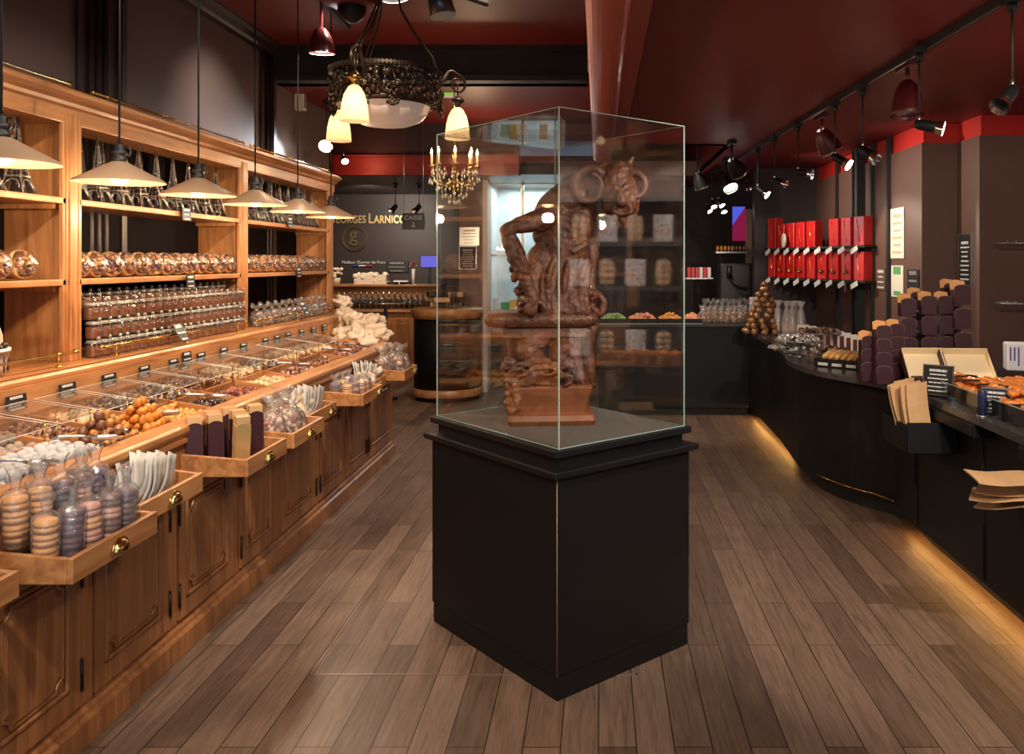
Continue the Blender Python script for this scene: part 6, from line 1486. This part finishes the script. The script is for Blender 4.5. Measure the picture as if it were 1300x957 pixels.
e = empty('queue_post', 'slim black queue post before the till counter', 'post', ((489.5 - PX) * 9.6 / F, 9.6, 0)); MB().cyl((0, 0, .0), (0, 0, 1.08), .022, n=12).build('pole', M['blackm'], e); MB().lathe([(.14, 0), (.14, .015), (.03, .03), (.001, .03)], n=20).build('foot', M['blackm'], e)
# curved tasting counter
cx, cy_, r0 = (569 - PX) * 9.75 / F, 9.72, .39
e = empty('round_counter', 'rounded black counter with wooden rims behind the case on the left', 'counter', (cx, cy_, 0))
MB().lathe([(r0, .12), (r0, .96)], n=48).build('drum', M['black'], e); MB().lathe([(r0 + .015, .05), (r0 + .02, .06), (r0 + .02, .13), (r0 + .0, .14)], n=48).build('lower_rim', M['pineX'], e); MB().lathe([(r0 - .02, 0), (r0 - .02, .05)], n=40).build('foot', M['blackm'], e)
MB().lathe([(r0 + .0, .94), (r0 + .02, .95), (r0 + .03, 1.04), (r0 + .01, 1.06), (.001, 1.06)], n=48).build('upper_rim', M['pineX'], e)
rd = random.Random(8)
for i in range(14):
    a = rd.uniform(0, 6.28); q = rd.uniform(.05, .26); lay = i // 5
    pe = MB().box(-.09, .09, -.06, .06, 0, .055).build('flat_sweet_box', M['kraft'] if i % 3 == 0 else M['brownw'], loc=(cx + q * math.cos(a) * .8, cy_ + q * math.sin(a) * .8, 1.065 + .062 * lay), rot=(0, 0, rd.uniform(-.5, .5)), bevel=.006); tag(pe, f'small flat sweet box piled on the round counter, {ORD[i]} of the fourteen', 'box', 'sweet boxes piled on the round counter')
# pillar with notices behind the glass, and bright window bay
P0 = 10.15
b = MB(); x0, x1 = (583 - PX) * P0 / F, (613 - PX) * P0 / F; b.box(x0, x1, P0, P0 + .3, 0, 2.78); struct(b.build('pillar_1', mat('dusty_mauve_pillar', (.22, .13, .115), .45)))
b = MB(); b.box(x1, x1 + .055, P0 - .01, P0 + .3, 0, 2.78); struct(b.build('trim_8', M['white']))
p = pt(596, 300, P0 - .01); card('metal_plate', 'brushed rectangular plate on the mauve pillar', p, (0, 0, 0), .23, .21, 5, None, .006, 'steel', True, 12, cat='notice', pm='greyp')
p = pt(594, 327, P0 - .01); card('price_board', 'black price list with white print below the plate on the pillar', p, (0, 0, 0), .20, .27, 8, None, .006, 'sign', True, 13, cat='notice')
# window bay (lit shop window seen from inside)
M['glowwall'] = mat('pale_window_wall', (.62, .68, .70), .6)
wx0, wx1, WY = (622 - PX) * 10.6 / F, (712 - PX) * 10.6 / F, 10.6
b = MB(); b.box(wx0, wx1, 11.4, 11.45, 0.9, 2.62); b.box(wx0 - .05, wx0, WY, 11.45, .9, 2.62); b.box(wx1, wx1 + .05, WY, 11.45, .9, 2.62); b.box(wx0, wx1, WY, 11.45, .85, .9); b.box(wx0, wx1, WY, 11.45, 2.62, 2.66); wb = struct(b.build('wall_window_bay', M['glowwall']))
b = MB()
for x in (wx0, wx0 + .42, wx1): b.box(x - .015, x + .015, WY - .02, WY + .02, .9, 2.6)
for z in (.9, 1.68, 2.6): b.box(wx0, wx1, WY - .02, WY + .02, z - .015, z + .015)
struct(b.build('window_1', mat('brass_window_bar', (.45, .42, .34), .3, .5)))
b = MB(); b.box(wx0, wx1, WY, WY + .004, .9, 2.6); struct(b.build('window_1_pane', M['glass']))
light('AREA', 'window_bay_lamp', ((wx0 + wx1) / 2, 11.0, 2.58), 17, (.80, .95, 1), target=((wx0 + wx1) / 2, 11.0, 0), size=.6)
for i, (u, h_, m_, lb) in enumerate([(628, .22, 'floral', 'floral carton'), (641, .16, 'greenp', 'green packet'), (652, .20, 'goldfoil', 'gold packet'), (664, .24, 'floral', 'second floral carton'), (690, .2, 'kraft', 'kraft packet')]):
    Y = 11.0; o = MB().box(-.055, .055, -.04, .04, 0, h_).build('window_packet', M[m_], loc=((u - PX) * Y / F, Y, .9), bevel=.006); tag(o, f'{lb} standing in the bright window bay', 'packet')
p = pt(662, 254, 11.0); e = empty('window_disc_lamp', 'round white lamp hanging in the bright window bay', 'lamp', p); MB().lathe([(.001, 0), (.07, 0), (.075, .015), (.02, .04), (.001, .04)], n=24, M=Matrix.Rotation(.7, 4, 'X')).build('disc', emis('disc_lamp', (.9, 1, .95), 3), e); MB().cyl((0, 0, .03), (0, 0, 2.62 - p.z), .004, n=5).build('cord', M['steel'], e)
# soffits and vents seen through the lid on the right
M['soff'] = mat('mauve_soffit', (.24, .15, .15), .35)
for i, (z0, z1, Y) in enumerate([(2.98, 3.10, 9.0), (2.66, 2.84, 10.2)]):
    b = MB(); b.box(-.9, 1.30, Y, Y + .5, z0, z1); struct(b.build('trim_%d' % (9 + i), M['soff']))
e = empty('ceiling_vent', 'grey perforated air vent in the soffit beyond the glass lid', 'vent', (.75, 8.2, 3.0)); b = MB(); b.box(-.45, .35, -.2, .2, 0, .03); b.build('frame', M['steel'], e); b = MB()
for i in range(22): b.box(-.42 + .034 * i, -.405 + .034 * i, -.18, .18, -.006, 0)
b.build('slats', M['blackm'], e)
b = MB(); b.cyl((.0, 0, .03), (.0, 0, .17), .02, n=8); b.build('hanger', M['steel'], e)
# rear right: dark shelf unit, screen and lit pillar edge
e = empty('rear_wall_shelf', 'dark rear shelf with small golden goods beyond the right end of the case', 'shelf', (pt(930, 319, 10.0).x, 10.0, 1.72)); MB().box(-.22, .22, -.12, .15, -.02, 0).build('board', M['steel'], e)
for i in range(9): o = MB().ell((0, 0, 0), (.020, .03, .035), n=8, k=6).build('golden_packet', M['osw'] if i < 5 else M['goldbag'], loc=(e.location.x - .19 + .045 * i, 9.93, 1.755)); tag(o, f'tiny golden packet on the rear shelf, {ORD[i]} from the left', 'packet', 'tiny golden packets')
e = empty('advert_screen', 'tall screen showing blue and magenta shapes on the rear wall', 'screen', pt(938, 284, 10.2)); MB().box(-.09, .09, 0, .03, -.22, .22).build('housing', M['blackm'], e); 
b = MB(); b.add([(-.08, -.004, .21), (.08, -.004, .21), (-.08, -.004, -.02)], [(0, 1, 2)]); b.build('blue_area', emis('screen_blue', (.07, .09, .6), 1.2), e)
b = MB(); b.add([(.08, -.004, .21), (.08, -.004, -.21), (-.08, -.004, -.21), (-.08, -.004, -.02)], [(0, 1, 2, 3)]); b.build('magenta_area', emis('screen_magenta', (.22, .01, .05), 1.0), e)
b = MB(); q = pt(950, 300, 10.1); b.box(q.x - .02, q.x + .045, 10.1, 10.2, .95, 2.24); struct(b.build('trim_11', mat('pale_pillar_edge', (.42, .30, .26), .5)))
e = empty('red_striped_rack', 'small rack of red and white striped packets right of the glass case', 'rack', pt(887, 354, 9.3)); MB().box(-.15, .15, -.06, .06, 0, .012).build('shelf', M['steel'], e)
b = MB(); 
for i in range(6): b.box(-.13 + .045 * i, -.095 + .045 * i, -.05, .05, .012, .13)
b.build('packets', islandmat('red_white_packets', [(.5, .03, .04), (.7, .62, .58), (.45, .05, .06)], .4), e); MB().cyl((0, .03, -.25), (0, .03, 0), .01, n=6).build('stem', M['blackm'], e)
e = empty('chocolate_machine', 'dark machine with a steel spout behind the rear counter', 'machine', (1.65, 9.85, .0)); MB().box(-.22, .16, -.15, .2, 0, 1.58).build('housing', mat('machine_grey', (.03, .026, .025), .4), e, bevel=.02); b = MB(); b.tube([(-.1, -.16, 1.42), (-.08, -.25, 1.36), (0, -.27, 1.30), (.08, -.22, 1.28)], .02, 8); b.cyl((-.12, -.17, 1.40), (-.12, -.17, 1.55), .03, n=12); b.build('spout', M['iron'], e)
# green exit sign and white wall box
p = pt(566, 115.5, 7.7); e = empty('exit_sign', 'pale exit sign box with a green stripe under the black beam', 'exit sign', p); MB().box(-.10, .10, -.02, .02, -.06, .055).build('box', mat('pale_sign_plastic', (.7, .6, .55), .5, emit=(1, .7, .6), es=.25), e, bevel=.004); MB().box(-.09, .09, -.022, -.02, -.05, -.015).build('green_stripe', emis('exit_green', (.35, .6, .12), .8), e); MB().box(-.01, .01, -.01, .01, .055, ZB - p.z).build('hanger', M['steel'], e)
e = empty('wall_speaker', 'small white box speaker high on the left wall beyond the beam', 'speaker', (-2.80, 7.78, 3.12)); MB().box(-.05, .04, -.04, .04, -.10, .09).build('cabinet', M['white'], e, bevel=.008); MB().box(.04, .043, -.03, .03, -.08, .07).build('grille', M['greyp'], e)
# ================================================================== lights
WARM = (1, .70, .42); NEUT = (1, .86, .70); COOL = (.75, .86, 1)
for i in range(6):
    light('POINT', 'pendant_light', (-2.0, 2.77 + .682 * i, 1.86), 17, WARM, size=.03)
for p in TIPS: light('POINT', 'chandelier_light', p, 2.2, (1, .66, .36), size=.04)
light('POINT', 'candle_light', (cc.x, cc.y, cc.z + .34), 6, (1, .6, .3), size=.1)
light('AREA', 'shop_window', (.3, -1.0, 1.9), 34, COOL, target=(.3, 3, 1.3), size=4.0, sy=2.2)
# track beams on the left shelves and counter
for y, pw in ((1.0, 180), (2.9, 180), (4.9, 165), (6.6, 140)):
    light('SPOT', 'track_beam', (-.7, y, 3.3), pw, NEUT, target=(-2.3, y + 1.3, 1.15), size=.03, angle=75, blend=.5)
light('SPOT', 'track_beam', (-.5, .2, 3.3), 200, NEUT, target=(-1.6, 3.0, .5), size=.03, angle=60)
light('SPOT', 'wall_wash', (-1.7, 5.6, 3.3), 120, NEUT, target=(-2.85, 6.1, 2.45), size=.05, angle=60, blend=.9)
# right side
light('SPOT', 'track_beam', (1.5, 1.4, 2.5), 230, NEUT, target=(2.2, 3.6, .9), size=.03, angle=80)
light('SPOT', 'added_shelf_fill', (2.1, 2.3, 2.5), 420, NEUT, target=(2.9, 2.35, 1.6), size=.03, angle=82)  # two unseen spots added to strengthen the boxes' reflection in the case
light('SPOT', 'added_shelf_fill', (2.1, 3.3, 2.5), 420, NEUT, target=(2.9, 3.35, 1.6), size=.03, angle=82)
light('SPOT', 'track_beam', (1.2, 1.0, 2.5), 60, NEUT, target=(0, 3.6, 1.1), size=.03, angle=45)
light('SPOT', 'track_beam', (1.0, 2.6, 2.5), 110, NEUT, target=(.2, 5.3, 0), size=.05, angle=90, blend=.8)
light('SPOT', 'floor_fill', (.9, .6, 2.55), 170, NEUT, target=(.5, 2.8, 0), size=.06, angle=95, blend=.8)  # unseen spot added as fill to brighten the floorboards
light('SPOT', 'floor_fill', (-.5, 4.3, 3.3), 120, NEUT, target=(-.9, 5.0, 0), size=.06, angle=60, blend=.8)
light('SPOT', 'rear_beam', (.6, 8.0, 2.95), 120, NEUT, target=(.8, 8.8, .95), size=.04, angle=80)
light('SPOT', 'red_cove', (-2.6, 9.0, 2.7), 7, (1, .25, .12), target=(-2.6, 9.4, 2.7), size=.05, angle=120)
light('SPOT', 'sign_beam', (-3.0, 10.6, 2.5), 110, NEUT, target=(-3.2, 12.3, 1.9), size=.04, angle=100, blend=.8)
light('SPOT', 'till_beam', (-2.9, 9.9, 2.5), 75, NEUT, target=(-3.0, 11.2, 1.0), size=.04, angle=90)
light('SPOT', 'wall_wash', (1.45, 6.55, 2.35), 65, NEUT, target=(2.6, 6.4, 1.9), size=.04, angle=100, blend=.8)
light('SPOT', 'wall_wash', (1.40, 8.0, 2.35), 60, NEUT, target=(2.45, 8.2, 2.0), size=.04, angle=100, blend=.8)
light('POINT', 'rear_lamp', (-1.3, 8.7, 2.5), 20, WARM, size=.08)
